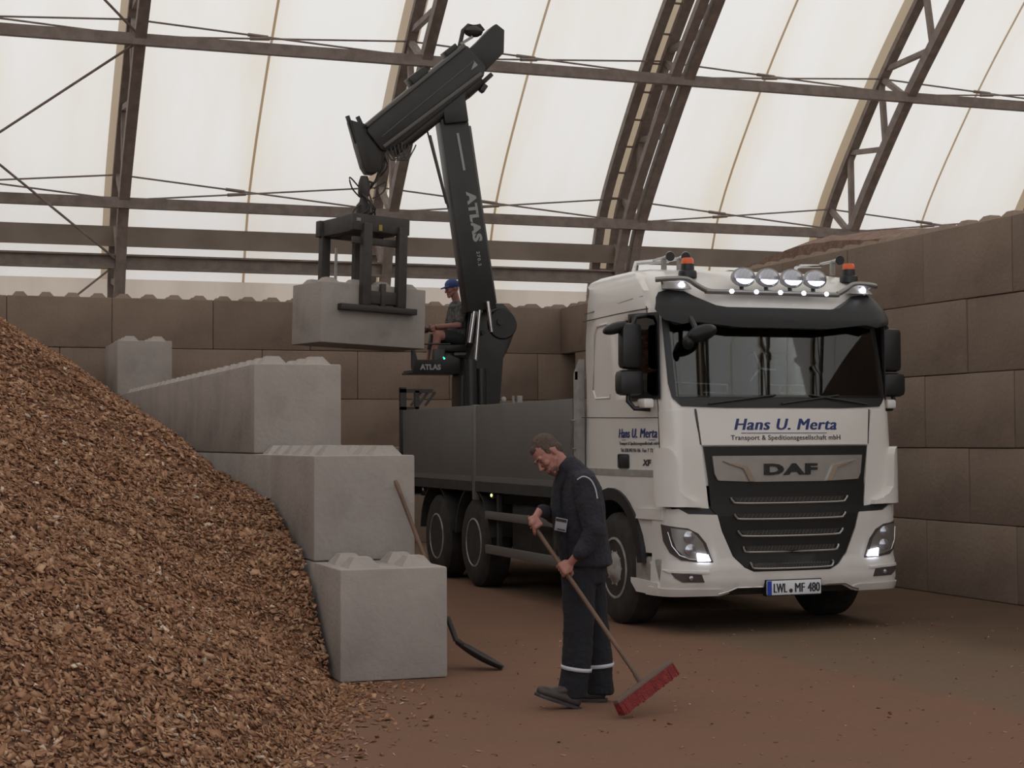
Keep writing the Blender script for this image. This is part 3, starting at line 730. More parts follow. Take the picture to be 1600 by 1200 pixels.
# bonnet panel, pillars and corner panels
patch('bonnet_panel', [(-.835,1.655),(.835,1.655),(.865,1.972),(-.865,1.972)], .006, .014, WHITE)
m_ = MB(); 
for sg in (-1,1):
    m_.tube([FS(sg*.845,1.66,.014), FS(sg*.878,1.975,.014)], .006, 6)
m_.build('panel_gap', DARKL, lorry)
for sg in (-1, 1):
    # corner deflector with its swept-back hand-grip shape
    P_ = [(1.20,1.63),(1.12,1.635),(1.085,1.615),(1.065,1.56),(1.05,1.27),(1.01,1.205),(.95,1.17),(.86,1.15),(.85,1.115),(1.19,1.12),(1.22,1.2),(1.22,1.59)]
    patch('corner_deflector', [(sg*a, b) for a, b in P_], .012, .075, WHITE)
    patch('corner_panel', [(sg*a, b) for a, b in [(.78,1.10),(1.22,1.13),(1.22,1.95),(.90,1.97),(.83,1.6)]], .004, .012, WHITE)
    m_ = MB(); m_.tube([FS(sg*1.235,1.14,.0), FS(sg*1.235,2.0,.0), FS(sg*1.235,2.9,.0)], .006, 6); m_.build('door_seam', DARKL, lorry)
    m_ = MB(); m_.tube([Vector((sg*(side_x(y)+.001),y,z)) for y, z in ((.25,1.9),(.7,1.905),(1.93,1.925))], .004, 5); m_.build('waist_seam', DARKL, lorry)
    m_ = MB(); m_.tube([Vector((sg*(side_x(y)-.008),y,z)) for y, z in ((.45,2.88),(.7,2.878),(1.1,2.875),(1.92,2.86))], .005, 5); m_.tube([Vector((sg*(side_x(y)-.018),y,z)) for y, z in ((.55,3.0),(.75,2.99),(1.1,2.97),(1.9,2.93))], .004, 5); m_.build('roof_seam', DARKL, lorry)
    m_ = MB(); m_.prism([(sg*side_x(y)+sg*.012, y) for y in (.22,.7,1.9)]+[(sg*side_x(y)-sg*.01, y) for y in (1.9,.7,.22)], 1.375, 1.435, 'z'); m_.build('sill_stripe', GALV, lorry)
    # door lower corner and recess in the rear side wall
    m_ = MB(); m_.tube([Vector((sg*1.192,y,z)) for y, z in ((1.22,2.14),(1.24,2.10),(1.58,2.10),(1.64,2.18),(1.60,2.72),(1.54,2.79),(1.30,2.80))], .012, 6); m_.build('side_recess_edge', WHITE, lorry)
    pan = [(.30,1.42),(1.95,1.42),(1.95,.80),(1.86,.80)]+[(1.18+.68*math.cos(t), .55+.68*math.sin(t)) for t in [R(20+a*10) for a in range(0, 15)]]+[(.52,.70),(.12,.70),(.12,1.10),(.30,1.14)]
    patch('lower_side_panel', pan, -.045, .05, WHITE2, surf=SSIDE(sg))
    ring = [(1.18+.71*math.cos(R(a)), .55+.71*math.sin(R(a))) for a in range(5, 176, 10)]+[(1.18+.60*math.cos(R(a)), .55+.60*math.sin(R(a))) for a in range(175, 4, -10)]
    m_ = MB(); m_.prism(ring, sg*.88, sg*1.225, 'x'); m_.build('front_mudguard', BLACKP, lorry)
    patch('sill_bulge', [(a, b) for a, b in [(.16,1.10),(.58,1.09),(.62,1.0),(.16,1.0)]], .003, .03, WHITE2, surf=SSIDE(sg), gs=.2)
    m_ = MB(); m_.box(*sorted((sg*1.0, sg*1.18)), .18,.72,.44,.665,.02); m_.build('boarding_step', GALV, lorry)
    m_ = MB(); m_.prism([(.20,.34),(.66,.34),(.78,.42),(.78,.46),(.20,.45)], sg*.95, sg*1.2, 'x'); m_.build('step_valance', WHITE2, lorry, smooth=0)
    m_ = MB(); m_.box(*sorted((sg*1.19, sg*1.204)), .80,1.04,1.445,1.575,.02); m_.build('fuel_flap', BLACKP, lorry)
# grille
GP = [(-.82,1.645),(.82,1.645),(.78,1.35),(.765,1.10),(.70,1.035),(.66,.90),(.56,.68),(.46,.585),(.38,.545),(-.38,.545),(-.46,.585),(-.56,.68),(-.66,.90),(-.70,1.035),(-.765,1.10),(-.78,1.35)]
patch('grille', GP, .008, .02, GRIL)
for sg in (-1,1): patch('gap_strip', [(sg*.69,1.04),(sg*1.0,1.06),(sg*1.08,1.105),(sg*.75,1.12)], .004, .012, BLACKP)
patch('badge_panel', [(-.75,1.56),(.75,1.56),(.73,1.40),(.70,1.345),(.36,1.33),(-.36,1.33),(-.70,1.345),(-.73,1.40)], .028, .022, SILV)
for sg in (-1, 1): patch('badge_fin', [(sg*a, b) for a, b in [(.355,1.335),(.43,1.47),(.66,1.515),(.60,1.49),(.47,1.45),(.41,1.338)]], .050, .02, CHR)
def FT(off, cx=0, cz=0):
    return lambda v: FS(cx+v.x, cz+v.y, off+v.z)
text_obj('badge_lettering', text_fit('DAF', .53, .095, bold=.045, ext=.008, space=1.12), FT(.056, 0, 1.395), BLACKP, lorry)
text_obj('name_lettering', embolden(text_fit('Hans U. Merta', 1.02, .105, bold=.0, shear=.25, ext=.002, space=1.08), .005), FT(.022, -.01, 1.79), BLUEL, lorry)
text_obj('company_lettering', text_fit('Transport & Speditionsgesellschaft mbH', 1.10, .045, bold=.004, ext=.002, space=1.05), FT(.022, -.01, 1.70), DARKL, lorry)
patch('name_underline', [(-.46,1.758),(.40,1.758),(.40,1.763),(-.46,1.763)], .021, .003, BLUEL)
for k, (xe, ze, xb, zb) in enumerate([(.585,1.195,.515,1.14),(.555,1.05,.49,1.0),(.525,.905,.455,.85),(.475,.765,.43,.71),(.41,.62,.37,.565)]):
    pts = [(-xe,ze),(-(xe+xb)/2-.01,(ze+zb)/2-.005),(-xb+.02,zb+.004),(0,zb),(xb-.02,zb+.004),((xe+xb)/2+.01,(ze+zb)/2-.005),(xe,ze)]
    cp = catmull([(a, 0, b) for a, b in pts], 5)
    m_ = MB(); m_.tube([FS(p.x, p.z, .045) for p in cp], .009, 6); m_.build('grille_trim', SILV, lorry)
    patch('grille_mesh', [(-xe+.02,ze-.002),(-xb,zb+.012),(xb,zb+.012),(xe-.02,ze-.002)], .029, .006, GALV if False else IRON)
    m_ = MB()
    for q_ in range(-12, 13):
        x = q_*xb/12.5; m_.bar(FS(x,zb+.014,.037), FS(x+.02,ze-.004,.037), .003, .003)
    m_.build('grille_web', RAIL, lorry, smooth=0)
# bumper and lamps
BP = [(-1.36,.345),(-.66,.34),(-.58,.375),(-.52,.40),(.52,.40),(.58,.375),(.66,.34),(1.36,.345),(1.40,.42),(1.40,.62),(1.36,.64),(1.35,1.08),(1.05,1.10),(.98,1.055),(.71,1.045),(.67,.90),(.57,.68),(.47,.58),(.38,.54),(-.38,.54),(-.47,.58),(-.57,.68),(-.67,.90),(-.71,1.045),(-.98,1.055),(-1.05,1.10),(-1.35,1.08),(-1.36,.64),(-1.40,.62),(-1.40,.42)]
patch('bumper', BP, .0, .03, WHITE2, gz=.05)
m_ = MB(); m_.box(-.95,.95,.15,.5,.40,1.28); m_.build('front_crossmember', CHAS, lorry, smooth=0)
patch('lower_air_dam', [(-.68,.335),(.68,.335),(.56,.41),(-.56,.41)], -.03, .02, BLACKP)
patch('bumper_lip', [(-1.40,.335),(-.68,.335),(-.60,.36),(-.68,.395),(-1.40,.41)], .028, .02, WHITE2); patch('bumper_lip', [(1.40,.335),(.68,.335),(.60,.36),(.68,.395),(1.40,.41)], .028, .02, WHITE2)
for sg in (-1,1): m_ = MB(); m_.tube([FS(sg*s,z,.05) for s,z in ((.70,.35),(.62,.37),(.54,.405),(.3,.405))], .008, 6); m_.build('dam_trim', CHR, lorry)
for sg in (-1, 1):
    HP = [(sg*a, b) for a, b in [(1.20,.965),(1.14,.955),(.98,.93),(.89,.885),(.82,.80),(.755,.63),(.90,.635),(1.04,.655),(1.12,.72),(1.175,.82)]]
    hl = patch('headlamp', HP, .02, .02, LENSD)
    IP = [(sg*a, b) for a, b in [(1.11,.935),(.98,.915),(.91,.87),(.85,.80),(.80,.67),(.92,.66),(1.01,.68),(1.07,.75),(1.10,.85)]]
    patch('lamp_reflector', IP, .041, .004, LENS if False else DSILV, hl)
    for cx, cz, r_ in ((.98,.86,.048),(.97,.745,.048)):
        m_ = MB(); p = FS(sg*cx, cz, .042); m_.lathe([(r_,0),(r_*1.05,-.012),(r_*.6,-.02),(r_*.25,-.03)], 20, 'y', p); m_.build('lamp_bulb', LENS, hl)
    m_ = MB(); m_.tube([FS(sg*a,b,.046) for a,b in ((1.13,.90),(1.10,.78),(1.05,.70),(.97,.665),(.86,.655))], .006, 6); m_.build('lamp_trim', CHR, hl)
    patch('running_light', [(sg*a, b) for a, b in [(.905,.715),(.81,.70),(.785,.645),(.90,.645)]], .046, .01, LEDB, hl)
    fg = patch('fog_lamp', [(sg*a, b) for a, b in [(1.12,.545),(.87,.53),(.845,.46),(1.04,.465),(1.09,.50)]], .031, .008, LENSD)
    m_ = MB(); p = FS(sg*.97, .50, .042); m_.lathe([(.022,0),(.02,-.008),(.008,-.012)], 14, 'y', p); m_.build('fog_bulb', LENS, fg)
    patch('fog_surround', [(sg*a, b) for a, b in [(1.20,.57),(.80,.555),(.80,.535),(1.14,.548)]], .03, .012, WHITE2)
# number plate
m_ = MB(); m_.box(-.27,.27,-.075,-.060,.332,.458,.004); plate = m_.build('number_plate', PLW, lorry)
m_ = MB(); m_.box(-.278,.278,-.064,-.045,.322,.335); m_.box(-.278,.278,-.064,-.045,.455,.466); m_.box(-.278,-.268,-.064,-.045,.322,.466); m_.box(.268,.278,-.064,-.045,.322,.466); m_.box(-.278,.278,-.056,-.01,.325,.463); m_.build('plate_holder', BLACKP, plate, smooth=0)
m_ = MB(); m_.box(-.269,-.225,-.077,-.07,.334,.456); m_.build('country_band', EUB, plate, smooth=0)
def PT(cx, cz): return lambda v: Vector((cx+v.x, -.0765-v.z, cz+v.y))
for s_, w_, cx in (('LWL', .135, -.140), ('MF', .10, .055), ('480', .125, .195)):
    text_obj('plate_characters', embolden(text_fit(s_, w_-.006, .085, bold=.0, ext=.0015), .003), PT(cx, .353), DARKL, plate)
m_ = MB(); m_.lathe([(.018,0),(.018,.002)], 16, 'y', Vector((-.035,-.0785,.367))); m_.build('registration_seal', IRON, plate)
# sun visor, light bar, lamps, beacons, horns
VP_ = [(-1.09,2.97),(-1.07,3.02),(-1.01,3.045),(-.86,3.03),(-.78,2.98),(-.62,2.90),(-.52,2.885),(.52,2.885),(.62,2.90),(.78,2.98),(.86,3.03),(1.01,3.045),(1.07,3.02),(1.09,2.97),(1.10,2.86),(1.06,2.76),(.98,2.72),(.85,2.745),(.45,2.70),(-.45,2.70),(-.85,2.745),(-.98,2.72),(-1.06,2.76),(-1.10,2.86)]
def VS(s, z, d=0):
    p = FS(s, z, 0); n = FS(s, z, 1)-p; out = .06+.11*max(0, min(1, (3.03-z)/.25)); 
    if d <= .0: return p+n*(.02)
    return p+n*(out)
vo = patch('sun_visor', VP_, 0, .02, VISOR, surf=VS, gz=.04)
bar = [(-1.06,3.13),(-.97,3.14),(-.84,3.135),(-.76,3.09),(-.66,3.04),(-.55,3.03),(.55,3.03),(.66,3.04),(.76,3.09),(.84,3.135),(.97,3.14),(1.06,3.13)]
def LB(s, z): return FS(s, 3.08, .13)*1.0+Vector((0,0,z-3.08))
cp = catmull([(a, 0, b) for a, b in bar], 4); m_ = MB(); m_.tube([LB(p.x, p.z) for p in cp], .024, 10); 
for s in (-1.03,-.6,0,.6,1.03): m_.tube([LB(s, 3.04 if abs(s) < .7 else 3.13), FS(s, 3.06, 0)], .012, 6)
m_.build('light_bar', DSILV, lorry)
for s in (-.92, .92):
    patch('marker_plate', [(s-.12,3.05),(s+.12,3.05),(s+.10,3.12),(s-.10,3.12)], .05, .05, GALV)
    p = FS(s, 3.085, .115)+Vector((.04,0,0)); m_ = MB(); m_.ball(p, (.030,.014,.030), 12); m_.build('marker_light', LEDB, lorry)
for s in (-.43,-.19,.05,.29,.53):
    p = LB(s, 3.03)+Vector((0,-.022,.004)); m_ = MB(); m_.ball(p, (.022,.013,.020), 12); m_.build('bar_light', LEDB, lorry)
for x in (-.32,-.075,.17,.415):
    p = LB(x, 3.17)+Vector((0,.0,0)); sl = MB()
    sl.lathe([(.05,.10),(.09,.06),(.116,.0),(.120,-.025),(.110,-.03)], 28, 'y', (0,0,0)); 
    for v in sl.bm.verts: v.co.z *= .74; v.co += Vector((x, p.y, 3.165))
    sp = sl.build('spot_lamp', DSILV, lorry)
    m_ = MB(); m_.ball((0,0,0), (.104,.018,.078), 24)
    for v in m_.bm.verts: v.co += Vector((x, p.y-.028, 3.165))
    m_.build('spot_lens', LENS, sp)
    m_ = MB(); q_ = [(.088*math.cos(R(a)), .060*math.sin(R(a))) for a in range(200, 341, 10)]
    m_.prism([(x+a, 3.163+b) for a, b in q_], p.y-.052, p.y-.046, 'y'); m_.build('spot_daylight_arc', LEDB, sp)
    m_ = MB(); m_.tube([Vector((x, p.y+.02, 3.09)), Vector((x, p.y+.01, 3.03))], .02, 8); m_.build('spot_foot', BLACKP, sp)
for s in (-.84, .84):
    m_ = MB(); m_.lathe([(.085,-.04),(.085,0),(.08,.02),(.062,.03),(.058,.085)], 24, 'z', Vector((s+.11,.52,3.215))); b_ = m_.build('beacon_base', BLACKP, lorry)
    m_ = MB(); m_.lathe([(.058,.085),(.056,.125),(.045,.14),(.02,.143)], 24, 'z', Vector((s+.11,.52,3.215))); m_.build('beacon_lens', ORAN, b_)
def horn(x, y, l, d):
    m_ = MB(); a = Vector((x, y, 3.40)); 
    m_.lathe([(.048,-.06),(.036,-.04),(.022,0),(.016,.08),(.013,l)], 20, 'y', a); h = m_.build('air_horn', CHR, lorry)
    m_ = MB(); m_.lathe([(.044,0),(.043,.004)], 20, 'y', a+Vector((0,-.066,0))); m_.build('horn_mouth', BLACKP, h)
    m_ = MB(); m_.box(x-.02,x+.02,y+.06,y+.10,3.27,3.39); m_.build('horn_bracket', GALV, h)
horn(-.76, .88, .32, 0); horn(-.61, .86, .30, 0); horn(.93, .70, .3, 0)
m_ = MB(); m_.tube([(-.61,1.18,3.40),(-.76,1.2,3.39),(-.94,1.2,3.37),(-.97,1.2,3.26)], .022, 8); m_.build('horn_pipe', CHR, lorry)
m_ = MB(); m_.tube([(.62,.95,3.27),(.64,.97,3.35),(.70,.98,3.37),(.93,1.0,3.38)], .018, 8); m_.build('horn_pipe', CHR, lorry)
# mirrors
for sg in (-1, 1):
    x0, x1 = (1.24, 1.44)
    m_ = MB(); m_.box(*sorted((sg*x0, sg*x1)), .38,.52,2.335,2.745,.045); mr_ = m_.build('door_mirror', BLACKP, lorry)
    m_ = MB(); m_.box(*sorted((sg*(x0-.01), sg*(x1+.03))), .36,.53,2.10,2.325,.05); m_.build('wide_mirror', BLACKP, mr_)
    m_ = MB(); m_.tube([Vector((sg*1.36,.44,2.12)), Vector((sg*1.37,.43,2.05)), Vector((sg*1.32,.40,1.985)), Vector((sg*1.19,.34,1.975))], .022, 10); m_.build('mirror_arm', BLACKP, mr_)
    m_ = MB(); m_.tube([Vector((sg*1.32,.44,2.72)), Vector((sg*1.28,.44,2.80)), Vector((sg*1.16,.44,2.82))], .02, 8); m_.build('mirror_arm', BLACKP, mr_)
    m_ = MB(); m_.box(*sorted((sg*1.19, sg*1.29)), .26,.42,1.985,2.07,.02); m_.build('mirror_foot', WHITE, mr_)
m_ = MB(); m_.ball((0,0,0), (.13,.075,.052), 20)
for v in m_.bm.verts: v.co = Euler((0,R(-18),0)).to_matrix() @ v.co + Vector((-1.47,.46,2.70))
m_.build('kerb_mirror', VISOR, lorry)
m_ = MB(); m_.ball((0,0,0), (.15,.08,.075), 20)
for v in m_.bm.verts: v.co = Euler((0,R(-18),0)).to_matrix() @ v.co + Vector((-.86,-.02,2.635))
fm = m_.build('front_mirror', VISOR, lorry)
m_ = MB(); m_.ball((-.98,.0,2.555), (.055,.055,.065), 14); m_.build('mirror_pod', VISOR, fm)
m_ = MB(); m_.tube([(-.90,.0,2.66),(-.90,.12,2.78)], .025, 8); m_.build('mirror_arm', BLACKP, fm)
# side lettering (left side, reads from the rear towards the front)
def SL(y, z): return lambda v: Vector((-side_x(y-v.x)-.004-v.z, y-v.x, z+v.y))
# text on the left flank runs front at the right of the picture: local x maps to -Y
text_obj('door_name', embolden(text_fit('Hans U. Merta', .74, .088, bold=.0, shear=.2, ext=.001, space=1.08), .004), SL(.66, 1.725), BLUEL, lorry)
text_obj('door_company', text_fit('Transport & Speditionsgesellschaft mbH', .76, .03, bold=.004, ext=.001), SL(.64, 1.66), GALV if False else DARKL, lorry)
text_obj('door_phone', text_fit('Tel. 038 842 86 86  Fax 7 72 77', .70, .035, bold=.004, ext=.001), SL(.64, 1.595), DARKL, lorry)
text_obj('type_lettering', text_fit('XF', .15, .055, bold=.03, shear=.2, ext=.002), SL(.47, 1.475), DARKL, lorry)
m_ = MB(); m_.bar((-side_x(.32)-.004,.32,1.704),(-side_x(.96)-.004,.96,1.704),.003,.005); m_.build('door_underline', BLUEL, lorry, smooth=0)
# wheels
def wheel(x, y, sg, front, r=.515):
    """tyre centred at (x, y, r); sg = outward side"""
    t = MB(); w_ = .155
    prof = [(.29,-w_),(r-.09,-w_-.01),(r-.03,-w_+.015),(r,-w_+.04),(r,w_-.04),(r-.03,w_-.015),(r-.09,w_+.01),(.29,w_)]
    t.lathe(prof, 48, 'x', (x, y, r)); ty = t.build('wheel', TYRE, lorry)
    rm = MB(); o_ = sg
    if front: pr = [(.29,.13),(.285,.16),(.265,.165),(.25,.12),(.19,.135),(.12,.17),(.075,.20),(.06,.20)]
    else: pr = [(.29,.13),(.285,.16),(.268,.165),(.25,.11),(.235,.02),(.14,-.01),(.12,.02),(.10,.12),(.09,.13)]
    rm.lathe([(a, o_*b) for a, b in pr], 40, 'x', (x, y, r)); rm.build('rim', RIM, ty)
    for k in range(10):
        nm = MB()
        a = 2*math.pi*k/10; rr2 = .155
        nm.lathe([(.014, o_*.0),(.014, o_*.03)], 6, 'x', (x+(o_*(.13 if front else .0)), y+rr2*math.cos(a), r+rr2*math.sin(a)))
        nm.build('wheel_nut', GALV, ty)
for sg in (-1, 1):
    wheel(sg*1.03, 1.18, sg, True)
    for y in (5.42, 6.88):
        wheel(sg*.99, y, sg, False)
        ring = [(y+.63*math.cos(R(a)), .55+.63*math.sin(R(a))) for a in range(5, 176, 10)]+[(y+.605*math.cos(R(a)), .55+.605*math.sin(R(a))) for a in range(175, 4, -10)]
        m_ = MB(); m_.prism(ring, sg*.84, sg*1.17, 'x'); m_.build('rear_mudguard', CHAS, lorry)
for y in (1.18,5.42,6.88):
    m_ = MB(); m_.tube([(-.9,y,.52),(.9,y,.52)], .07, 10); m_.build('axle', CHAS, lorry)
# chassis and bed
m_ = MB(); m_.box(-.45,-.36,.4,9.6,.72,1.0); m_.box(.36,.45,.4,9.6,.72,1.0); m_.box(-.95,.95,2.15,8.2,.98,1.12)
for y in (2.4,4.3,6.1,7.8,9.4): m_.box(-.4,.4,y,y+.1,.76,.96)
m_.build('chassis_frame', CHAS, lorry, smooth=0)
for x0_ in (-1.05, .5): m_ = MB(); m_.box(x0_,x0_+.55,2.5,4.4,.45,1.0,.05); m_.build('fuel_tank', CHAS, lorry)
m_ = MB(); m_.box(-1.15,1.15,2.15,8.28,1.12,1.22); m_.build('bed_floor', CHAS, lorry, smooth=0)
m_ = MB(); m_.box(-1.0,1.0,2.02,2.08,1.0,2.42,.02); m_.prism([(2.0,1.1),(2.14,1.1),(2.14,2.36),(2.0,2.50)], -1.20, -1.14, 'x'); m_.prism([(2.0,1.1),(2.14,1.1),(2.14,2.36),(2.0,2.50)], 1.14, 1.20, 'x'); m_.box(-1.2,1.2,2.03,2.10,2.30,2.38); hbd = m_.build('headboard', GALV, lorry, smooth=0)
m_ = MB(); m_.tube([(-1.205,2.10,1.90),(-1.24,2.10,1.90),(-1.24,2.10,1.62),(-1.205,2.10,1.62)], .012, 8); m_.build('grab_handle', GALV, hbd)
for sg in (-1, 1):
    for y0, y1 in ((2.20,5.19),(5.29,8.24)):
        d = MB(); d.box(*sorted((sg*1.16, sg*1.19)), y0, y1, 1.23, 2.115, .006)
        ds = d.build('drop_side', BED, lorry)
        m_ = MB(); m_.box(*sorted((sg*1.19, sg*1.205)), y0+.02, y1-.02, 1.235, 1.295); m_.build('lower_rail', RAIL, ds, smooth=0)
    m_ = MB(); m_.box(*sorted((sg*1.14, sg*1.21)), 5.19,5.29,1.02,2.12,.01); m_.build('side_post', RAIL, lorry)
    m_ = MB(); m_.box(*sorted((sg*1.10, sg*1.205)), 2.18,8.26,1.12,1.225); m_.build('bed_sill', CHAS, lorry, smooth=0)
    for z0, z1 in ((.815,.905),(.425,.525)):
        m_ = MB(); m_.box(*sorted((sg*1.16, sg*1.20)), 2.55,4.86, z0, z1,.008); m_.build('side_guard', RAIL, lorry)
    m_ = MB()
    for y in (2.75,4.5): m_.box(*sorted((sg*1.12, sg*1.16)), y,y+.06,.42,1.1)
    m_.build('guard_bracket', CHAS, lorry, smooth=0)
    for y in (4.73, 7.4):
        m_ = MB(); m_.ball((sg*1.165, y, 1.085), (.01,.022,.018), 10); m_.build('side_marker', AMBER if y < 5 else PLW, lorry)
        m_ = MB(); m_.box(*sorted((sg*1.10, sg*1.158)), y-.04,y+.04,1.05,1.12); m_.build('marker_bracket', CHAS, lorry, smooth=0)
m_ = MB(); m_.box(-1.16,1.16,8.24,8.28,1.22,1.8); m_.build('tailboard', BED, lorry, smooth=0)
m_ = MB(); m_.box(-1.2,-1.12,8.30,8.38,1.0,2.42); m_.box(-1.2,-.75,8.30,8.36,2.35,2.40); m_.box(-1.0,-.94,8.30,8.36,1.2,2.38)
for a in (-1.05,-.95,-.85): m_.bar((a,8.33,2.18),(a+.14,8.33,2.36),.03,.03)
m_.box(-1.2,-.95,8.3,8.36,1.5,1.55); m_.box(-1.2,-.95,8.3,8.36,2.12,2.16); m_.box(-1.2,-.35,8.28,8.42,1.0,1.12)
m_.build('stabiliser_frame', IRON, lorry, smooth=0)
# toy windmill on the dashboard
wt = thing('toy_wind_turbine', 'white three-bladed toy wind turbine standing behind the windscreen', 'ornament', (TX-.10, TY+.34, 2.08))
m_ = MB(); m_.tube([(0,0,0),(0,0,.27)], [.011,.008], 8); m_.lathe([(.03,0),(.03,.012)], 16); m_.build('tower', PLW, wt)
m_ = MB(); m_.ball((0,-.012,.27), .012, 10); hb_ = m_.build('hub', PLW, wt)
for a in (112, -5, 228):
    m_ = MB(); m_.prism([(.0,-.008),(.04,-.014),(.16,-.004),(.16,.005),(0,.008)], -.018, -.014, 'y')
    for v in m_.bm.verts:
        x, z = v.co.x, v.co.z; c, s = math.cos(R(a)), math.sin(R(a)); v.co.x, v.co.z = x*c-z*s, x*s+z*c+.27
    m_.build('blade', PLW, wt)
# ------------------------------------------------------------------ loading crane on the lorry's tail
CX, CY = 7.43, 22.0
crane = thing('loader_crane', 'black folding loader crane standing on the tail of the lorry, jib bent over', 'crane', (CX, CY, 1.0))
def cp2(P): return [(x-CX, z-1.0) for x, z in P]
def cpr(name, P, y0, y1, m, parent=crane, bev=.015, smooth=30):
    m_ = MB(); m_.prism(cp2(P), y0, y1, 'y', bev); return m_.build(name, m, parent, smooth=smooth)
cpr('base_frame', [(6.4,1.01),(8.4,1.01),(8.4,1.25),(6.4,1.25)], -.35, .40, CHAS)
colm = cpr('column', [(7.18,1.0),(7.74,1.0),(7.76,2.2),(7.80,2.85),(7.90,3.0),(7.98,3.2),(8.0,3.36),(7.95,3.50),(7.82,3.62),(7.6,3.62),(7.45,3.4),(7.38,3.0),(7.2,2.6)], -.02, .42, CRANE)
m_ = MB(); m_.lathe([(.20,-.05),(.22,-.02),(.22,.44),(.20,.47)], 28, 'y', (7.80-CX, 0, 2.33)); m_.build('pivot_head', CRANE, colm)
m_ = MB(); m_.lathe([(.05,-.08),(.05,-.02)], 16, 'y', (7.76-CX, 0, 2.36)); m_.lathe([(.03,-.09),(.03,-.02)], 12, 'y', (7.50-CX, 0, 2.2)); m_.build('pivot_pin', IRON, colm)
def boxbeam(name, A, B, w_, y0, y1, m, parent=crane, w2=None, bev=.012):
    A = Vector((A[0]-CX, A[1]-1.0)); B = Vector((B[0]-CX, B[1]-1.0)); d = (B-A).normalized(); n = Vector((-d.y, d.x)); w2 = w2 or w_
    P_ = [A+n*w_/2, A-n*w_/2, B-n*w2/2, B+n*w2/2]
    m_ = MB(); m_.prism([(p.x, p.y) for p in P_], y0, y1, 'y', bev); return m_.build(name, m, parent, smooth=30)
boom = boxbeam('main_boom', (7.02,6.25), (7.44,3.50), .40, -.24, .02, CRANE, w2=.42)
boxbeam('boom_rail', (7.255,6.05), (7.62,3.60), .085, -.20, 0, CRANE2, boom, w2=.095)
boxbeam('boom_pipe', (6.72,5.9), (6.98,4.9), .03, -.16, -.13, CRANE2, boom); boxbeam('boom_pipe', (6.66,5.95), (6.93,4.95), .022, -.22, -.19, GRAB, boom)
m_ = MB(); m_.tube([(7.27-CX,-.02,2.05),(7.33-CX,-.04,2.49)], .035, 14); m_.tube([(7.345-CX,-.05,1.80),(7.40-CX,-.07,2.50)], .03, 14)
for v in m_.bm.verts: v.co.y -= .16
m_.build('lift_cylinder_rod', CHR, crane)
m_ = MB(); m_.tube([(7.30-CX,-.18,.3),(7.28-CX,-.18,1.82)], .085, 18); m_.tube([(7.48-CX,-.1,.2),(7.46-CX,-.1,1.7)], .07, 16); m_.build('lift_cylinder', CRANE, crane)
m_ = MB(); m_.tube([(7.50-CX,-.27,2.62),(7.56-CX,-.27,2.20)], .028, 12); m_.build('small_cylinder_rod', CHR, crane)
# lettering down the boom: baseline runs down the boom, tops of the letters to the right
def BT(A, B, t, off, y):
    A = Vector((A[0]-CX, A[1]-1.0)); B = Vector((B[0]-CX, B[1]-1.0)); d = (B-A).normalized(); n = Vector((-d.y, d.x)); o_ = A+(B-A)*t+n*off
    return lambda v: Vector((o_.x+d.x*v.x+n.x*v.y, y-v.z, o_.y+d.y*v.x+n.y*v.y))
text_obj('boom_lettering', text_fit('ATLAS', .70, .125, bold=.055, ext=.003, space=1.08), BT((7.02,6.25), (7.44,3.50), .535, .02, -.243), GREYL, boom)
text_obj('boom_size_lettering', text_fit('270.2', .20, .045, bold=.02, ext=.003, space=1.3), BT((7.02,6.25), (7.44,3.50), .745, .035, -.243), GREYL, boom)
boxbeam('boom_nameplate', (7.085,5.93), (7.18,5.42), .035, -.248, -.243, GREYL, boom, bev=0)
boxbeam('jib_knuckle', (6.86,6.25), (7.20,6.30), .42, -.30, .06, CRANE, crane)
# jib: nested box sections folded down to the left
jib = cpr('jib_outer', [(5.80,6.00),(7.13,7.15),(7.22,7.12),(7.47,6.86),(7.44,6.72),(6.12,5.62),(5.98,5.62),(5.78,5.86)], -.34, -.02, CRANE, bev=.02)
cpr('jib_tail', [(7.13,7.10),(7.28,7.10),(7.58,7.44),(7.64,7.48),(7.76,7.40),(7.75,7.08),(7.48,6.80),(7.20,6.75)], -.30, -.06, CRANE, jib)
boxbeam('jib_flange', (5.76,5.93), (7.16,7.13), .05, -.38, .02, CRANE2, jib); boxbeam('jib_flange', (6.0,5.66), (7.40,6.76), .05, -.38, .02, CRANE2, jib)
boxbeam('jib_ridge', (5.98,5.80), (7.3,6.93), .02, -.352, -.335, CRANE2, jib)
m_ = MB(); m_.tube([(6.15-CX,-.2,4.62),(7.20-CX,-.2,5.50)], .095, 18); m_.tube([(7.20-CX,-.2,5.50),(7.42-CX,-.2,5.70)], .10, 18); m_.build('jib_cylinder', CRANE, jib)
boxbeam('jib_cylinder_rod', (7.42,6.62), (7.60,6.79), .06, -.24, -.18, IRON, jib); boxbeam('jib_lock', (7.44,6.60),(7.50,6.56), .12, -.26, -.16, CRANE, jib)
boxbeam('valve_block', (6.42,6.58), (6.64,6.76), .15, -.30, -.04, CRANE, jib); boxbeam('valve_block', (6.92,7.0),(7.08,7.13), .10, -.28, -.06, CRANE, jib)
m_ = MB(); m_.tube([(7.14-CX,-.15,6.12),(7.20-CX,-.15,6.38),(7.28-CX,-.15,6.46),(7.44-CX,-.15,6.47),(7.5-CX,-.15,6.40)], .03, 8); m_.ball((7.35-CX,-.15,6.38), (.14,.10,.08), 12); m_.build('hose_guide', GRAB, jib)
m_ = MB(); m_.box(7.11-CX,7.32-CX,-.33,-.32,0,.04); 
for v in m_.bm.verts:
    x, z = v.co.x-(7.11-CX), v.co.z; v.co.x = 7.12-CX+x*.83-z*.55; v.co.z = 6.13+x*.55+z*.83
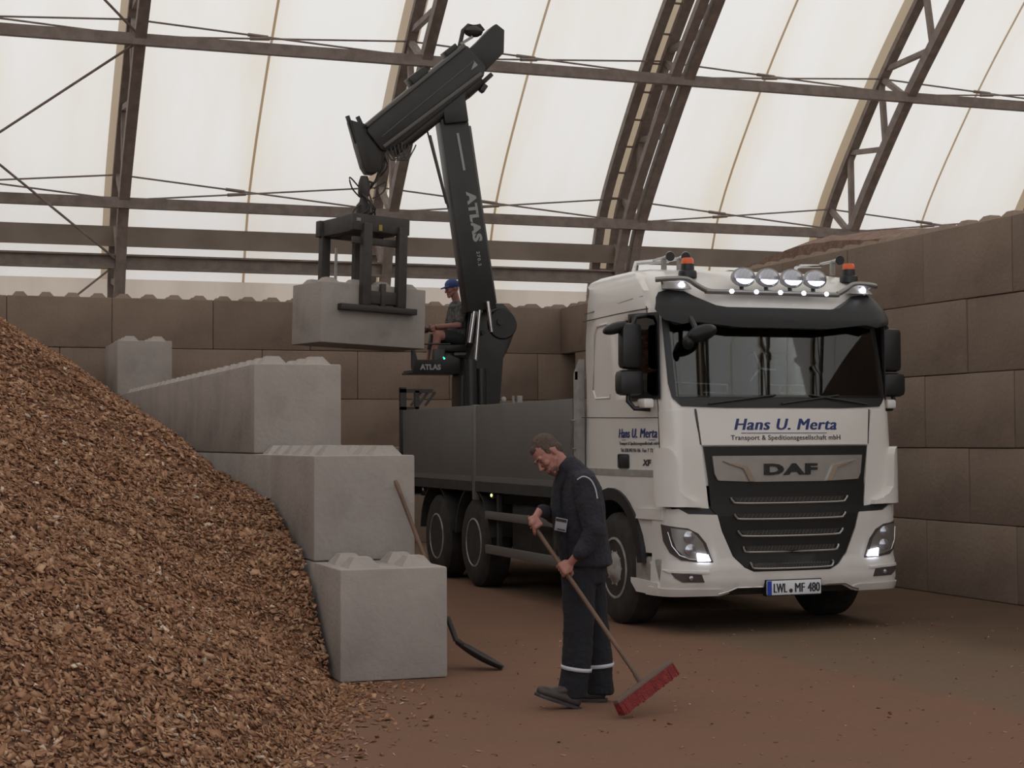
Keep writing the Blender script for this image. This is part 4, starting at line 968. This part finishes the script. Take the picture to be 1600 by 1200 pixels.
m_.build('tail_plate', GALV, jib, smooth=0)
cpr('jib_decal', [(7.30,6.62+.30),(7.35,6.87),(7.25,6.79)], -.345, -.342, GREYL, jib, 0)
head = cpr('jib_head', [(5.56,6.02),(5.66,5.68),(5.74,5.40),(5.80,5.31),(5.92,5.31),(6.0,5.42),(6.06,5.62),(6.0,5.74),(5.84,5.96),(5.72,5.98)], -.28, -.06, CRANE, jib)
m_ = MB()
for a, b in (((5.54,6.08),(5.66,5.72)), ((5.68,6.08),(5.76,5.92))): m_.bar((a[0]-CX,-.2,a[1]-1), (b[0]-CX,-.2,b[1]-1), .045, .05)
m_.build('jib_prong', CRANE, head, smooth=0)
m_ = MB()
for q_ in range(7):
    rx = 5.84-CX; a0 = q_*.9
    P_ = [Vector((rx+.14+.05*math.cos(a0), -.17+.05*math.sin(a0), 4.62+.04*q_)), Vector((rx+.20+.06*math.sin(a0*2), -.2+.08*math.cos(a0*1.7), 4.40+.03*q_)), Vector((rx+.10, -.17+.08*math.sin(a0), 4.22)), Vector((rx+.02, -.17+.05*math.cos(a0), 4.1+.02*q_))]
    m_.tube(catmull(P_, 5), .011, 6)
for q_ in range(5):
    x0 = 6.05+q_*.05; P_ = [Vector((x0-CX,-.36,4.62+.03*q_)), Vector((x0+.05-CX,-.40,4.48)), Vector((x0+.16-CX,-.38,4.55+.02*q_)), Vector((x0+.22-CX,-.30,4.72))]; m_.tube(catmull(P_, 4), .010, 6)
m_.build('hydraulic_hose', GRAB, head)
# operator's high seat, hung off the column
seat = cpr('seat_platform', [(6.53,2.66),(6.58,2.63),(7.22,2.63),(7.22,2.84),(7.06,2.90),(6.9,2.82),(6.60,2.82),(6.57,2.98),(6.53,2.98)], .10, .14, CRANE, bev=.004)
cpr('seat_floor', [(6.53,2.63),(7.22,2.63),(7.22,2.66),(6.53,2.66)], .12, .62, CRANE, seat, .004)
cpr('seat_cushion', [(6.93,2.95),(7.40,2.95),(7.40,3.06),(6.93,3.04)], .25, .68, CRANE, seat, .02); cpr('seat_pedestal', [(7.08,2.66),(7.30,2.66),(7.30,2.96),(7.08,2.96)], .35, .58, CRANE, seat, .01)
cpr('seat_backrest', [(7.34,3.0),(7.42,3.0),(7.48,3.55),(7.40,3.55)], .25, .68, CRANE, seat, .02)
cpr('control_stand', [(6.86,2.66),(7.0,2.66),(7.02,2.98),(6.86,2.98)], .14, .24, CRANE, seat, .01)
m_ = MB(); m_.tube([(6.50-CX,.16,2.04),(7.1-CX,.16,2.05)], .012, 8); m_.tube([(6.54-CX,.16,1.7),(6.54-CX,.16,2.0)], .012, 8); m_.build('seat_rail', IRON, seat)
text_obj('seat_lettering', text_fit('ATLAS', .30, .072, bold=.05, ext=.002, space=1.05), lambda v: Vector((6.79-CX+v.x, .098-v.z, 1.69+v.y)), GREYL, seat)
m_ = MB(); m_.ball((6.99-CX,.11,1.845), (.022,.012,.022), 12); m_.build('indicator_light', GREEN, seat)
m_ = MB(); m_.tube([(7.2-CX,.3,1.9),(7.5-CX,.2,1.9)], .05, 8); m_.build('seat_arm', CRANE, seat)
m_ = MB(); m_.ball((7.72-CX,-.3,1.26), (.04,.03,.05), 10); m_.tube([(7.86-CX,-.3,1.0),(7.86-CX,-.3,1.32)], .02, 8); m_.box(7.92-CX,8.0-CX,-.3,-.25,1.2,1.32,.01); m_.tube([(7.7-CX,-.3,.9),(7.72-CX,-.3,1.25)], .02, 8); m_.build('valve_fitting', GALV, crane)
# ------------------------------------------------------------------ hanging block and the clamp that holds it
BA, BO, BT_ = .2674, Vector((5.0,21.12,2.985)), .031
hb = bpy.data.objects.new('concrete_block', LN); col.objects.link(hb); hb.location = BO; hb.rotation_euler = (0, BT_, BA)
tag(hb, 'grey concrete block hanging in the air in the crane clamp', 'concrete block')
clamp = thing('block_clamp', 'dark steel block clamp hanging from the crane jib, gripping the raised block', 'clamp', BO, 0); clamp.rotation_euler = (0, BT_, BA)
UC = .86
# frame at the top
m_ = MB(); z0, z1 = 1.50, 1.72
m_.box(.42,1.28,-.06,.06,z0,z1,.01); m_.box(.42,1.28,.86,.98,z0,z1,.01); m_.box(.46,.60,0,.92,z0,z1,.01); m_.box(1.04,1.18,0,.92,z0,z1,.01); m_.box(.6,1.1,.3,.62,z0-.05,z1+.06,.02); m_.box(.44,1.24,-.03,.03,1.33,1.42,.005)
m_.build('top_frame', GRAB, clamp)
for (u, v, z_) in ((.62,-.05,.52), (1.16,-.05,.52), (.52,.90,.5), (1.14,.90,.5)):
    m_ = MB(); m_.box(u-.065,u+.065,v-.06,v+.05,z_,1.6,.01); lg = m_.build('clamp_leg', GRAB, clamp)
m_ = MB(); m_.box(.56,1.22,-.07,-.0,.55,.72,.01); m_.box(.85,.92,-.09,-.02,.5,.82,.005); m_.build('leg_brace', GRAB, clamp)
m_ = MB(); m_.box(.24,1.40,-.11,-.004,.44,.52,.008); m_.build('clamp_pad', IRON, clamp)
m_ = MB(); m_.box(.24,1.40,.805,.90,.44,.52,.008); m_.build('clamp_pad', IRON, clamp)
for u in (.42, .93):
    m_ = MB(); m_.box(u-.018,u+.018,.38,.40,.80,1.30 if u < .5 else 1.45,.003); m_.build('gauge_rod', GALV, clamp)
m_ = MB(); m_.tube([(.78,.42,1.42),(.84,.44,1.0),(.80,.42,.86)], .03, 8); m_.box(.70,.78,.38,.46,.9,1.5); m_.build('lift_cylinder', GRAB, clamp)
m_ = MB(); m_.box(.80,.85,-.07,-.062,1.52,1.60); m_.build('warning_sticker', YEL, clamp, smooth=0); m_ = MB(); m_.box(.46,.52,-.07,-.062,1.62,1.66); m_.build('type_plate', GALV, clamp, smooth=0)
m_ = MB()
for q_ in range(6): 
    a = q_*1.1; m_.tube(catmull([Vector((.65+.07*q_,.4,1.75)), Vector((.70+.07*q_+.1*math.sin(a),.3+.1*math.cos(a),1.86)), Vector((.86+.06*math.cos(a),.44,2.0+.03*q_))], 5), .012, 6)
m_.build('hydraulic_hose', GRAB, clamp)
m_ = MB(); m_.lathe([(.05,1.74),(.09,1.78),(.10,1.84),(.10,1.92),(.06,1.97),(.05,2.02),(.08,2.08),(.08,2.22),(.05,2.32)], 24, 'z', (.86,.46,0)); m_.build('rotator', GRAB, clamp)
for s in (-1, 1):
    m_ = MB(); m_.tube(catmull([Vector((.86+s*.12,.4,2.16)), Vector((.86+s*.28,.36,2.26)), Vector((.86+s*.24,.36,2.12)), Vector((.86+s*.10,.4,2.02))], 5), .010, 6); m_.build('hose_loop', GRAB, clamp)
# ------------------------------------------------------------------ figures
def ell(bm_, c, r, rot=None, n=14):
    r = r if isinstance(r, (tuple, list)) else (r, r, r)
    q = bmesh.ops.create_uvsphere(bm_, u_segments=n, v_segments=n//2+1, radius=1)
    for v in q['verts']:
        p = Vector((v.co.x*r[0], v.co.y*r[1], v.co.z*r[2]))
        if rot: p = rot @ p
        v.co = p+Vector(c)
    return q['verts']
def hull(dst, items, n=12):
    t = bmesh.new()
    for it in items: ell(t, it[0], it[1], it[2] if len(it) > 2 else None, n)
    bmesh.ops.delete(t, geom=t.faces[:]+t.edges[:], context='EDGES_FACES') if False else None
    r = bmesh.ops.convex_hull(t, input=t.verts)
    junk = {g for g in r['geom_interior'] if isinstance(g, bmesh.types.BMVert)}
    keepf = {g for g in r['geom'] if isinstance(g, bmesh.types.BMFace)}
    bmesh.ops.delete(t, geom=[f for f in t.faces if f not in keepf], context='FACES_ONLY')
    bmesh.ops.delete(t, geom=[v for v in t.verts if not v.link_faces], context='VERTS')
    me = bpy.data.meshes.new('h'); t.to_mesh(me); t.free(); dst.from_mesh(me); bpy.data.meshes.remove(me)
def limb(dst, pts, rad):
    for (a, ra), (b, rb) in zip(zip(pts, rad), list(zip(pts, rad))[1:]): hull(dst, [(a, ra), (b, rb)])
def fuse(bm_, voxel, smooth=2, name='body', wr=0, wscale=9, M4=None):
    me = bpy.data.meshes.new('raw'); bm_.to_mesh(me); bm_.free(); o = bpy.data.objects.new('raw', me); col.objects.link(o)
    r = o.modifiers.new('r', 'REMESH'); r.mode = 'VOXEL'; r.voxel_size = voxel
    if smooth: s = o.modifiers.new('s', 'SMOOTH'); s.iterations = smooth; s.factor = .5
    dg = bpy.context.evaluated_depsgraph_get(); dg.update()
    out = bpy.data.meshes.new_from_object(o.evaluated_get(dg)); bpy.data.objects.remove(o); bpy.data.meshes.remove(me)
    if wr:
        for v in out.vertices:
            p = v.co; k = noise.noise(Vector((p.x*wscale, p.y*wscale, p.z*wscale*.8)))+.5*noise.noise(Vector((p.x*wscale*2.3, p.y*wscale*2.3, p.z*wscale*3.1)))
            v.co = p+v.normal*k*wr
    out.polygons.foreach_set('use_smooth', [True]*len(out.polygons)); out.name = name; return out
def hand(dst, C, a, m, wrist, flip=1, R0=.017):
    """right-angled grip round a rod: a = rod direction, m = direction from rod to the back of the hand"""
    C = Vector(C); a = Vector(a).normalized(); m = Vector(m); m = (m-a*m.dot(a)).normalized(); t = a.cross(m)*flip
    pc = C+m*(R0+.016)
    hull(dst, [(pc+a*.032-t*.018, .015), (pc-a*.032-t*.018, .014), (pc+a*.030+t*.028, .015), (pc-a*.030+t*.028, .014), (Vector(wrist)*.25+(pc-t*.03)*.75, .020)])
    limb(dst, [pc-t*.02, wrist], [.024, .025])
    for i, l in enumerate((.95, 1., .96, .82)):
        o_ = a*(.034-.0225*i); rr_ = R0+.0095; P_ = []
        for ang in (20, 65, 110, 155, 200*l+5):
            q = R(ang); P_.append(C+o_+(m*math.cos(q)+t*math.sin(q))*(rr_+(.006 if ang < 30 else 0)))
        limb(dst, P_, [.0105, .0100, .0093, .0086, .0078])
    P_ = [pc-t*.022+a*.020, C+a*.052-t*(R0+.012)+m*.010, C+a*.060-t*(R0+.004)-m*.012, C+a*.052-t*.006-m*(R0+.010)]
    limb(dst, P_, [.015, .0115, .0105, .0085])
def head_parts(dst, C, rot, s=1., beard=False):
    def P(x, y, z): return Vector(C)+rot @ (Vector((x, y, z))*s)
    def E_(c, r, n=18): ell(dst, P(*c), tuple(q*s for q in r), rot, n)
    E_((.012,0,.035), (.098,.076,.100), 24); E_((-.030,0,.0), (.066,.066,.075)); E_((-.040,0,-.055), (.052,.052,.055)); E_((-.072,0,-.098), (.024,.030,.022))
    hull(dst, [(P(-.02,-.058,-.05), .016*s), (P(-.02,.058,-.05), .016*s), (P(-.075,-.018,-.098), .017*s), (P(-.075,.018,-.098), .017*s)])
    hull(dst, [(P(-.090,0,.018), .009*s), (P(-.120,0,-.026), .011*s)]); hull(dst, [(P(-.108,-.014,-.032), .0085*s), (P(-.108,.014,-.032), .0085*s), (P(-.118,0,-.028), .011*s)])
    hull(dst, [(P(-.083,-.042,.030), .013*s), (P(-.092,-.010,.028), .011*s)]); hull(dst, [(P(-.083,.042,.030), .013*s), (P(-.092,.010,.028), .011*s)])
    E_((-.070,-.040,-.022), (.024,.022,.022)); E_((-.070,.040,-.022), (.024,.022,.022))
    hull(dst, [(P(-.088,-.020,-.060), .0075*s), (P(-.096,0,-.058), .009*s), (P(-.088,.020,-.060), .0075*s)]); hull(dst, [(P(-.086,-.017,-.073), .008*s), (P(-.092,0,-.075), .0095*s), (P(-.086,.017,-.073), .008*s)])
    for sg in (-1, 1): hull(dst, [(P(.008,sg*.079,.008), (.014*s,.007*s,.014*s)), (P(.004,sg*.076,-.030), (.008*s,.006*s,.008*s)), (P(.020,sg*.082,-.005), (.009*s,.006*s,.018*s))])
# ---- sweeper.  local frame: x to the right of the picture, y away, he faces -x
man = None
G0 = Vector((4.117, 10.10, 0)); MYAW = -YAW
hr = Euler((0, R(-50), R(26)), 'ZYX').to_matrix()
HC = Vector((-.205,-.01,1.610))
BH0, BH1 = Vector((-.335,-.15,1.205)), Vector((.37,-.43,.178))
def BH(t): return BH0.lerp(BH1, t)
ax = (BH1-BH0).normalized()
b = bmesh.new()
head_parts(b, HC, hr, .98)
limb(b, [HC+hr@Vector((.02,0,-.03)), Vector((-.085,-.0,1.50)), Vector((-.03,0,1.40))], [.060,.058,.075])
limb(b, [Vector((-.02,0,1.36)), Vector((.0,0,1.1)), Vector((.03,0,.90))], [.10,.09,.08])
W1 = Vector((-.038,-.285,.972)); W2 = Vector((-.262,-.065,1.252))
limb(b, [Vector((0,-.16,1.41)), Vector((.078,-.265,1.13)), Vector((.03,-.275,1.04)), W1], [.045,.038,.034,.027]); limb(b, [Vector((-.02,.16,1.41)), Vector((-.085,.21,1.17)), Vector((-.17,.08,1.21)), W2], [.045,.036,.034,.027])
hand(b, BH(.31), ax, Vector((.35,-.75,.4)), W1, 1); hand(b, BH(.035), ax, Vector((.0,-.55,.85)), W2, -1)
limb(b, [Vector((.02,-.06,.86)), Vector((-.02,-.14,.5)), Vector((-.045,-.16,.12))], [.065,.052,.04]); limb(b, [Vector((.05,.07,.86)), Vector((.11,.10,.5)), Vector((.12,.08,.10))], [.065,.052,.04])
man = link('person', fuse(b, .0042, 1), SKIN, None, G0, MYAW)
tag(man, 'person in navy work clothes sweeping the floor, head bowed, walking left', 'person')
# hair
b = bmesh.new(); 
def HP_(x, y, z): return HC+hr@(Vector((x, y, z))*.98)
ell(b, HP_(.026,0,.052), (.094,.0795,.092), hr, 28); ell(b, HP_(.062,0,-.005), (.052,.066,.062), hr, 20)
ell(b, HP_(-.025,0,.082), (.050,.050,.043), hr, 20); ell(b, HP_(-.012,-.068,.028), (.022,.010,.030), hr); ell(b, HP_(-.012,.068,.028), (.022,.010,.030), hr)
link('hair', fuse(b, .004, 1, wr=.0025, wscale=60), HAIR, man)
b = bmesh.new(); hull(b, [(HP_(-.086,-.026,-.082), .011), (HP_(-.086,.026,-.082), .011), (HP_(-.076,0,-.108), .020), (HP_(-.055,-.042,-.085), .014), (HP_(-.055,.042,-.085), .014)]); hull(b, [(HP_(-.094,-.022,-.048), .006), (HP_(-.098,0,-.046), .0065), (HP_(-.094,.022,-.048), .006)])
link('beard_stubble', fuse(b, .003, 1), BEARD, man)
for s in (-1, 1):
    m_ = MB(); m_.ball(HP_(-.082, s*.030, .006), .0105, 12); m_.build('eye', BEARD, man); m_ = MB(); m_.ball(HP_(-.0925, s*.030, .004), .0050, 10); m_.build('iris', DARKL, man)
    m_ = MB(); m_.tube([HP_(-.088,s*.050,.028), HP_(-.098,s*.030,.034), HP_(-.099,s*.012,.028)], .005, 6); m_.build('eyebrow', HAIR, man)
# jacket
b = bmesh.new(); 
TOR = [(Vector((.045,0,.905)),(.165,.195,.035)), (Vector((.035,0,1.0)),(.158,.195,.06)), (Vector((.020,0,1.12)),(.158,.195,.07)), (Vector((.005,0,1.27)),(.158,.205,.08)), (Vector((.005,0,1.39)),(.138,.205,.07)), (Vector((-.005,0,1.475)),(.105,.16,.05))]
for p, q in zip(TOR, TOR[1:]): hull(b, [p, q], 20)
hull(b, [(Vector((-.01,0,1.475)),(.10,.13,.05)), (Vector((-.095,-.0,1.56)),(.074,.078,.022), Euler((0,R(-38),0)).to_matrix())], 18)
limb(b, [Vector((.025,-.17,1.415)), Vector((.055,-.225,1.28)), Vector((.080,-.265,1.13)), Vector((.03,-.272,1.04)), W1+Vector((.022,-.022,.022))], [.088,.082,.074,.064,.048])
limb(b, [Vector((-.01,.17,1.40)), Vector((-.05,.21,1.28)), Vector((-.085,.21,1.17)), Vector((-.17,.08,1.21)), W2+Vector((.015,.01,-.002))], [.080,.070,.062,.054,.043])
link('jacket', fuse(b, .007, 2, wr=.007, wscale=11), NAVY, man)
m_ = MB(); m_.tube(catmull([Vector((-.028,-.268,1.455)), Vector((.01,-.285,1.475)), Vector((.055,-.290,1.455)), Vector((.085,-.290,1.40)), Vector((.098,-.290,1.335))], 5), .0045, 6); m_.build('reflective_piping', REFL, man)
m_ = MB(); m_.box(-.04,.04,-.004,.004,-.042,.042,.002); bd = m_.build('name_badge', BADGE, man, (-.130,-.178,1.165)); bd.rotation_euler = (R(4),R(10),R(-22)); m_ = MB(); m_.box(-.036,.036,-.007,-.004,.020,.038); m_.box(-.02,.034,-.007,-.004,-.034,-.026); m_.build('badge_print', IRON, bd, smooth=0)
b = bmesh.new(); hull(b, [(Vector((-.125,0,1.12)),(.05,.15,.08)), (Vector((-.15,0,1.25)),(.045,.15,.08)), (Vector((-.145,0,1.38)),(.04,.11,.04))], 16); hull(b, [(Vector((-.145,0,1.38)),(.04,.11,.04)), (Vector((-.095,0,1.50)),(.06,.085,.03))], 16); hull(b, [(Vector((-.125,0,1.12)),(.05,.15,.08)), (Vector((-.09,0,.95)),(.05,.14,.04))], 16)
link('vest_front', fuse(b, .007, 2, wr=.005), NAVYD, man)
# trousers
b = bmesh.new()
hull(b, [(Vector((.035,0,.90)),(.135,.175,.06)), (Vector((.03,0,.80)),(.13,.17,.05))], 18)
hull(b, [(Vector((-.015,-.085,.84)),(.118,.095,.06)), (Vector((-.02,-.13,.50)),(.10,.090,.05))], 16); hull(b, [(Vector((-.02,-.13,.50)),(.10,.090,.05)), (Vector((-.035,-.155,.27)),(.092,.084,.04))], 16); hull(b, [(Vector((-.035,-.155,.27)),(.092,.084,.04)), (Vector((-.062,-.165,.13)),(.094,.078,.035))], 16); hull(b, [(Vector((-.062,-.165,.13)),(.094,.078,.03)), (Vector((-.05,-.165,.075)),(.085,.075,.02))], 16)
hull(b, [(Vector((.06,.085,.84)),(.105,.095,.06)), (Vector((.10,.10,.50)),(.088,.085,.05))], 16); hull(b, [(Vector((.10,.10,.50)),(.088,.085,.05)), (Vector((.125,.09,.22)),(.088,.082,.04))], 16); hull(b, [(Vector((.125,.09,.22)),(.088,.082,.04)), (Vector((.125,.085,.06)),(.092,.080,.02))], 16)
tr_ = link('trousers', fuse(b, .007, 2, wr=.007, wscale=10), NAVYD, man)
def band(c, rx, ry, tilt, name='reflective_band'):
    m_ = MB(); pr = []; n = 28
    for h in (-.012, .012):
        pr.append([m_.bm.verts.new(Vector(c)+Euler((0, tilt, 0)).to_matrix()@Vector((rx*math.cos(2*math.pi*k/n), ry*math.sin(2*math.pi*k/n), h))) for k in range(n)])
    for k in range(n): m_.bm.faces.new((pr[0][k], pr[0][(k+1)%n], pr[1][(k+1)%n], pr[1][k]))
    o = m_.build(name, REFL, man); s = o.modifiers.new('t', 'SOLIDIFY'); s.thickness = .004
band((-.037,-.157,.25), .101, .094, R(8)); band((.123,.09,.235), .098, .092, R(-5))
# boots
def boot(c, yaw_, pitch_, name='boot', s=1.1):
    b = bmesh.new(); rt = Euler((0, pitch_, yaw_)).to_matrix()*s; c = Vector(c)
    def q(x, y, z): return c+rt@Vector((x, y, z))
    hull(b, [(q(0,0,.045),(.042,.040,.035),rt), (q(.0,0,.12),(.042,.042,.03),rt)]); hull(b, [(q(0,0,.040),(.042,.040,.034),rt), (q(-.13,0,.036),(.045,.048,.030),rt)]); hull(b, [(q(-.13,0,.036),(.045,.048,.030),rt), (q(-.185,-.004,.034),(.034,.042,.028),rt)]); hull(b, [(q(-.03,0,.10),(.035,.035,.02),rt), (q(-.11,0,.055),(.04,.042,.02),rt)])
    o = link(name, fuse(b, .005, 1), BOOT, man)
    m_ = MB(); P_ = [(.048,-.032),(.048,.032),(.0,.038),(-.08,.040),(-.14,.050),(-.20,.040),(-.222,.0),(-.20,-.046),(-.14,-.052),(-.08,-.040),(0,-.038)]
    m_.prism(P_, 0, .018, 'z', .003)
    for v in m_.bm.verts: v.co = q(*v.co)
    m_.build('sole', DARKL, o); return o
boot((-.068,-.185,.004), R(10), R(20), s=1.18); boot((.12,.085,.002), R(-8), 0)
# broom
broom = thing('broom', 'wide broom with red bristles and long wooden handle held by the sweeping person', 'broom', G0, MYAW)
m_ = MB(); m_.tube([BH(-.015), BH(0), BH(.97), BH(1.0)], [.012,.0145,.0145,.012], 12); m_.build('handle', WOOD, broom)
A0, B0 = Vector((.185,-.60,.098)), Vector((.55,-.26,.298)); dd_ = (B0-A0).normalized(); nf = Vector((.25,-.85,0)); nf = (nf-dd_*nf.dot(dd_)).normalized(); dn = dd_.cross(nf).normalized(); dn = dn if dn.z < 0 else -dn
dn = (dn+nf*.1).normalized()
m_ = MB(); m_.bar(A0, B0, .05, .028, up=dn, bev=.006); m_.build('head_stock', REDG, broom)
m_ = MB(); m_.tube([BH(.93), BH(1.02)+dn*.02], [.018,.024], 10); m_.build('handle_socket', REDG, broom)
random.seed(5); m_ = MB(); L_ = (B0-A0).length
for i in range(46):
    for j in range(4):
        s = A0+dd_*(L_*(i+.5)/46)+nf*(-.021+.014*j); e = s+dn*(.088+random.uniform(-.004,.004))+nf*(j-1.5)*.005+dd_*random.uniform(-.005,.005)
        m_.tube([s+dn*.008, e], [.0075,.0092], 5)
m_.build('bristles', RED, broom)
# shovel leaning on the divider wall
sv = thing('shovel', 'wooden-handled shovel with dark blade leaning against the pale grey blocks', 'shovel', (3.80,12.6,0), 0)
bpy.data.objects.remove(sv)
S0 = Vector((3.88,12.0,0)); sv = thing('shovel', 'wooden-handled shovel with dark blade leaning against the pale grey blocks', 'shovel', S0, 0)
HT, HB_ = Vector((-.375,.33,1.405)), Vector((.0,.0,.215))
m_ = MB(); m_.tube([HT, HT.lerp(HB_,.03), HT.lerp(HB_,.08), HT.lerp(HB_,.9), HB_], [.014,.019,.0165,.0165,.015], 12); m_.build('handle', WOOD, sv)
m_ = MB(); m_.tube([HT.lerp(HB_,.86), HB_, HB_+Vector((.05,-.035,-.035))], [.0205,.021,.012], 10); m_.build('socket', IRON, sv)
m_ = MB(); T_ = Vector((.285,-.215,.004)); Bp = HB_+Vector((.0,.0,-.03)); d_ = (T_-Bp).normalized(); wv = Vector((.36,.93,-.02)); wv = (wv-d_*wv.dot(d_)).normalized(); nv = d_.cross(wv)
nv = nv if nv.z > 0 else -nv; G = {}
for i in range(9):
    for j in range(9):
        t = i/8; u = (j-4)/4; hw = .105*(min(1, .55+t*2) if t < .25 else 1)*(1 if t < .55 else math.sqrt(max(.02, 1-((t-.55)/.46)**2)))
        G[i,j] = m_.bm.verts.new(Bp+d_*((T_-Bp).length*t)+wv*hw*u+nv*(.030*u*u-.02*math.sin(math.pi*t)*(1-u*u)+.0))
for i in range(8):
    for j in range(8): m_.bm.faces.new((G[i,j], G[i+1,j], G[i+1,j+1], G[i,j+1]))
zmin = min(v.co.z for v in m_.bm.verts)
if zmin < .003:
    for v in m_.bm.verts: v.co.z = max(v.co.z, .003)
bl = m_.build('blade', IRON, sv); s_ = bl.modifiers.new('t', 'SOLIDIFY'); s_.thickness = .004; s_.offset = 1
# ---- crane operator, seated, facing left
OG = Vector((7.30, 22.46, 2.68)); OR_ = Euler((0, R(-12), R(10)), 'ZYX').to_matrix(); OC = Vector((-.075,0,1.165))
b = bmesh.new(); head_parts(b, OC, OR_, .98)
limb(b, [OC+Vector((.02,0,-.04)), Vector((-.02,0,1.02)), Vector((0,0,.90))], [.058,.055,.07])
hull(b, [(Vector((0,0,.90)),(.10,.17,.06)), (Vector((.02,0,.62)),(.10,.14,.08)), (Vector((.03,0,.45)),(.12,.16,.08))], 16)
OW1, OW2 = Vector((-.36,-.12,.62)), Vector((-.36,.14,.62))
limb(b, [Vector((0,-.19,.90)), Vector((-.06,-.25,.64)), OW1], [.05,.042,.030]); limb(b, [Vector((0,.19,.90)), Vector((-.06,.25,.64)), OW2], [.05,.042,.030])
hand(b, OW1+Vector((-.06,0,-.03)), (0,.2,1), (.3,-.9,.1), OW1, 1); hand(b, OW2+Vector((-.06,0,-.03)), (0,-.2,1), (.3,.9,.1), OW2, -1)
limb(b, [Vector((.03,-.10,.46)), Vector((-.34,-.16,.50)), Vector((-.42,-.16,.10)), Vector((-.52,-.16,.05))], [.085,.062,.045,.035]); limb(b, [Vector((.03,.10,.46)), Vector((-.30,.14,.50)), Vector((-.40,.14,.10)), Vector((-.50,.14,.05))], [.085,.062,.045,.035])
op = link('person', fuse(b, .0055, 1), SKIN, None, OG)
tag(op, 'person in blue cap, patterned shirt and shorts seated on the crane at its controls', 'person')
b = bmesh.new(); hull(b, [(Vector((-.01,0,.96)),(.09,.12,.04)), (Vector((0,0,.90)),(.13,.20,.06))], 16); hull(b, [(Vector((0,0,.90)),(.13,.20,.06)), (Vector((.015,0,.52)),(.15,.18,.08))], 16)
limb(b, [Vector((0,-.19,.90)), Vector((-.045,-.24,.72))], [.075,.066]); limb(b, [Vector((0,.19,.90)), Vector((-.045,.24,.72))], [.075,.066])
link('shirt', fuse(b, .009, 2, wr=.006), CAMO, op)
b = bmesh.new(); hull(b, [(Vector((.03,0,.46)),(.14,.18,.07)), (Vector((.0,0,.44)),(.12,.18,.06))]); limb(b, [Vector((.0,-.10,.46)), Vector((-.20,-.14,.49))], [.10,.09]); limb(b, [Vector((.0,.10,.46)), Vector((-.18,.13,.49))], [.10,.09])
link('shorts', fuse(b, .009, 2, wr=.004), SHORT, op)
b = bmesh.new(); ell(b, OC+OR_@Vector((.01,0,.062)), (.108,.090,.085), OR_, 20); hull(b, [(OC+OR_@Vector((-.07,-.055,.045)), .012), (OC+OR_@Vector((-.07,.055,.045)), .012), (OC+OR_@Vector((-.155,-.03,.035)), .010), (OC+OR_@Vector((-.155,.03,.035)), .010)])
link('cap', fuse(b, .006, 1), CAP, op)
for s in (-1, 1):
    b = bmesh.new(); x = -.42 if s < 0 else -.40; hull(b, [(Vector((x,s*.15,.05)),(.05,.045,.045)), (Vector((x-.16,s*.15,.035)),(.05,.045,.033))]); link('shoe', fuse(b, .007, 1), BOOT, op)
    m_ = MB(); m_.ball(OC+OR_@Vector((-.082,s*.030,.006)), .0105, 10); m_.build('eye', BEARD, op)
    b = bmesh.new(); W_ = (OW1 if s < 0 else OW2)+Vector((-.06,0,-.03)); ell(b, W_+Vector((.0,-.03*-s*0,0)), (.046,.042,.050)); ell(b, W_+Vector((.05,0,.02)), (.035,.036,.036)); link('glove', fuse(b, .006, 1), BOOT, op)
    m_ = MB(); p = OG+W_; 
levs = cpr('control_lever', [(6.83,2.98),(6.98,2.98),(6.90,3.2),(6.87,3.2)], .36, .40, CRANE, seat, .004); cpr('lever_post', [(6.86,2.66),(6.93,2.66),(6.93,3.0),(6.86,3.0)], .35, .42, CRANE, seat, .004)
cpr('foot_plate', [(6.60,2.665),(7.05,2.665),(7.05,2.69),(6.60,2.69)], .15, .78, CRANE, seat, 0)
# drop helper datablocks nothing uses
for me in list(bpy.data.meshes):
    if me.users == 0: bpy.data.meshes.remove(me)
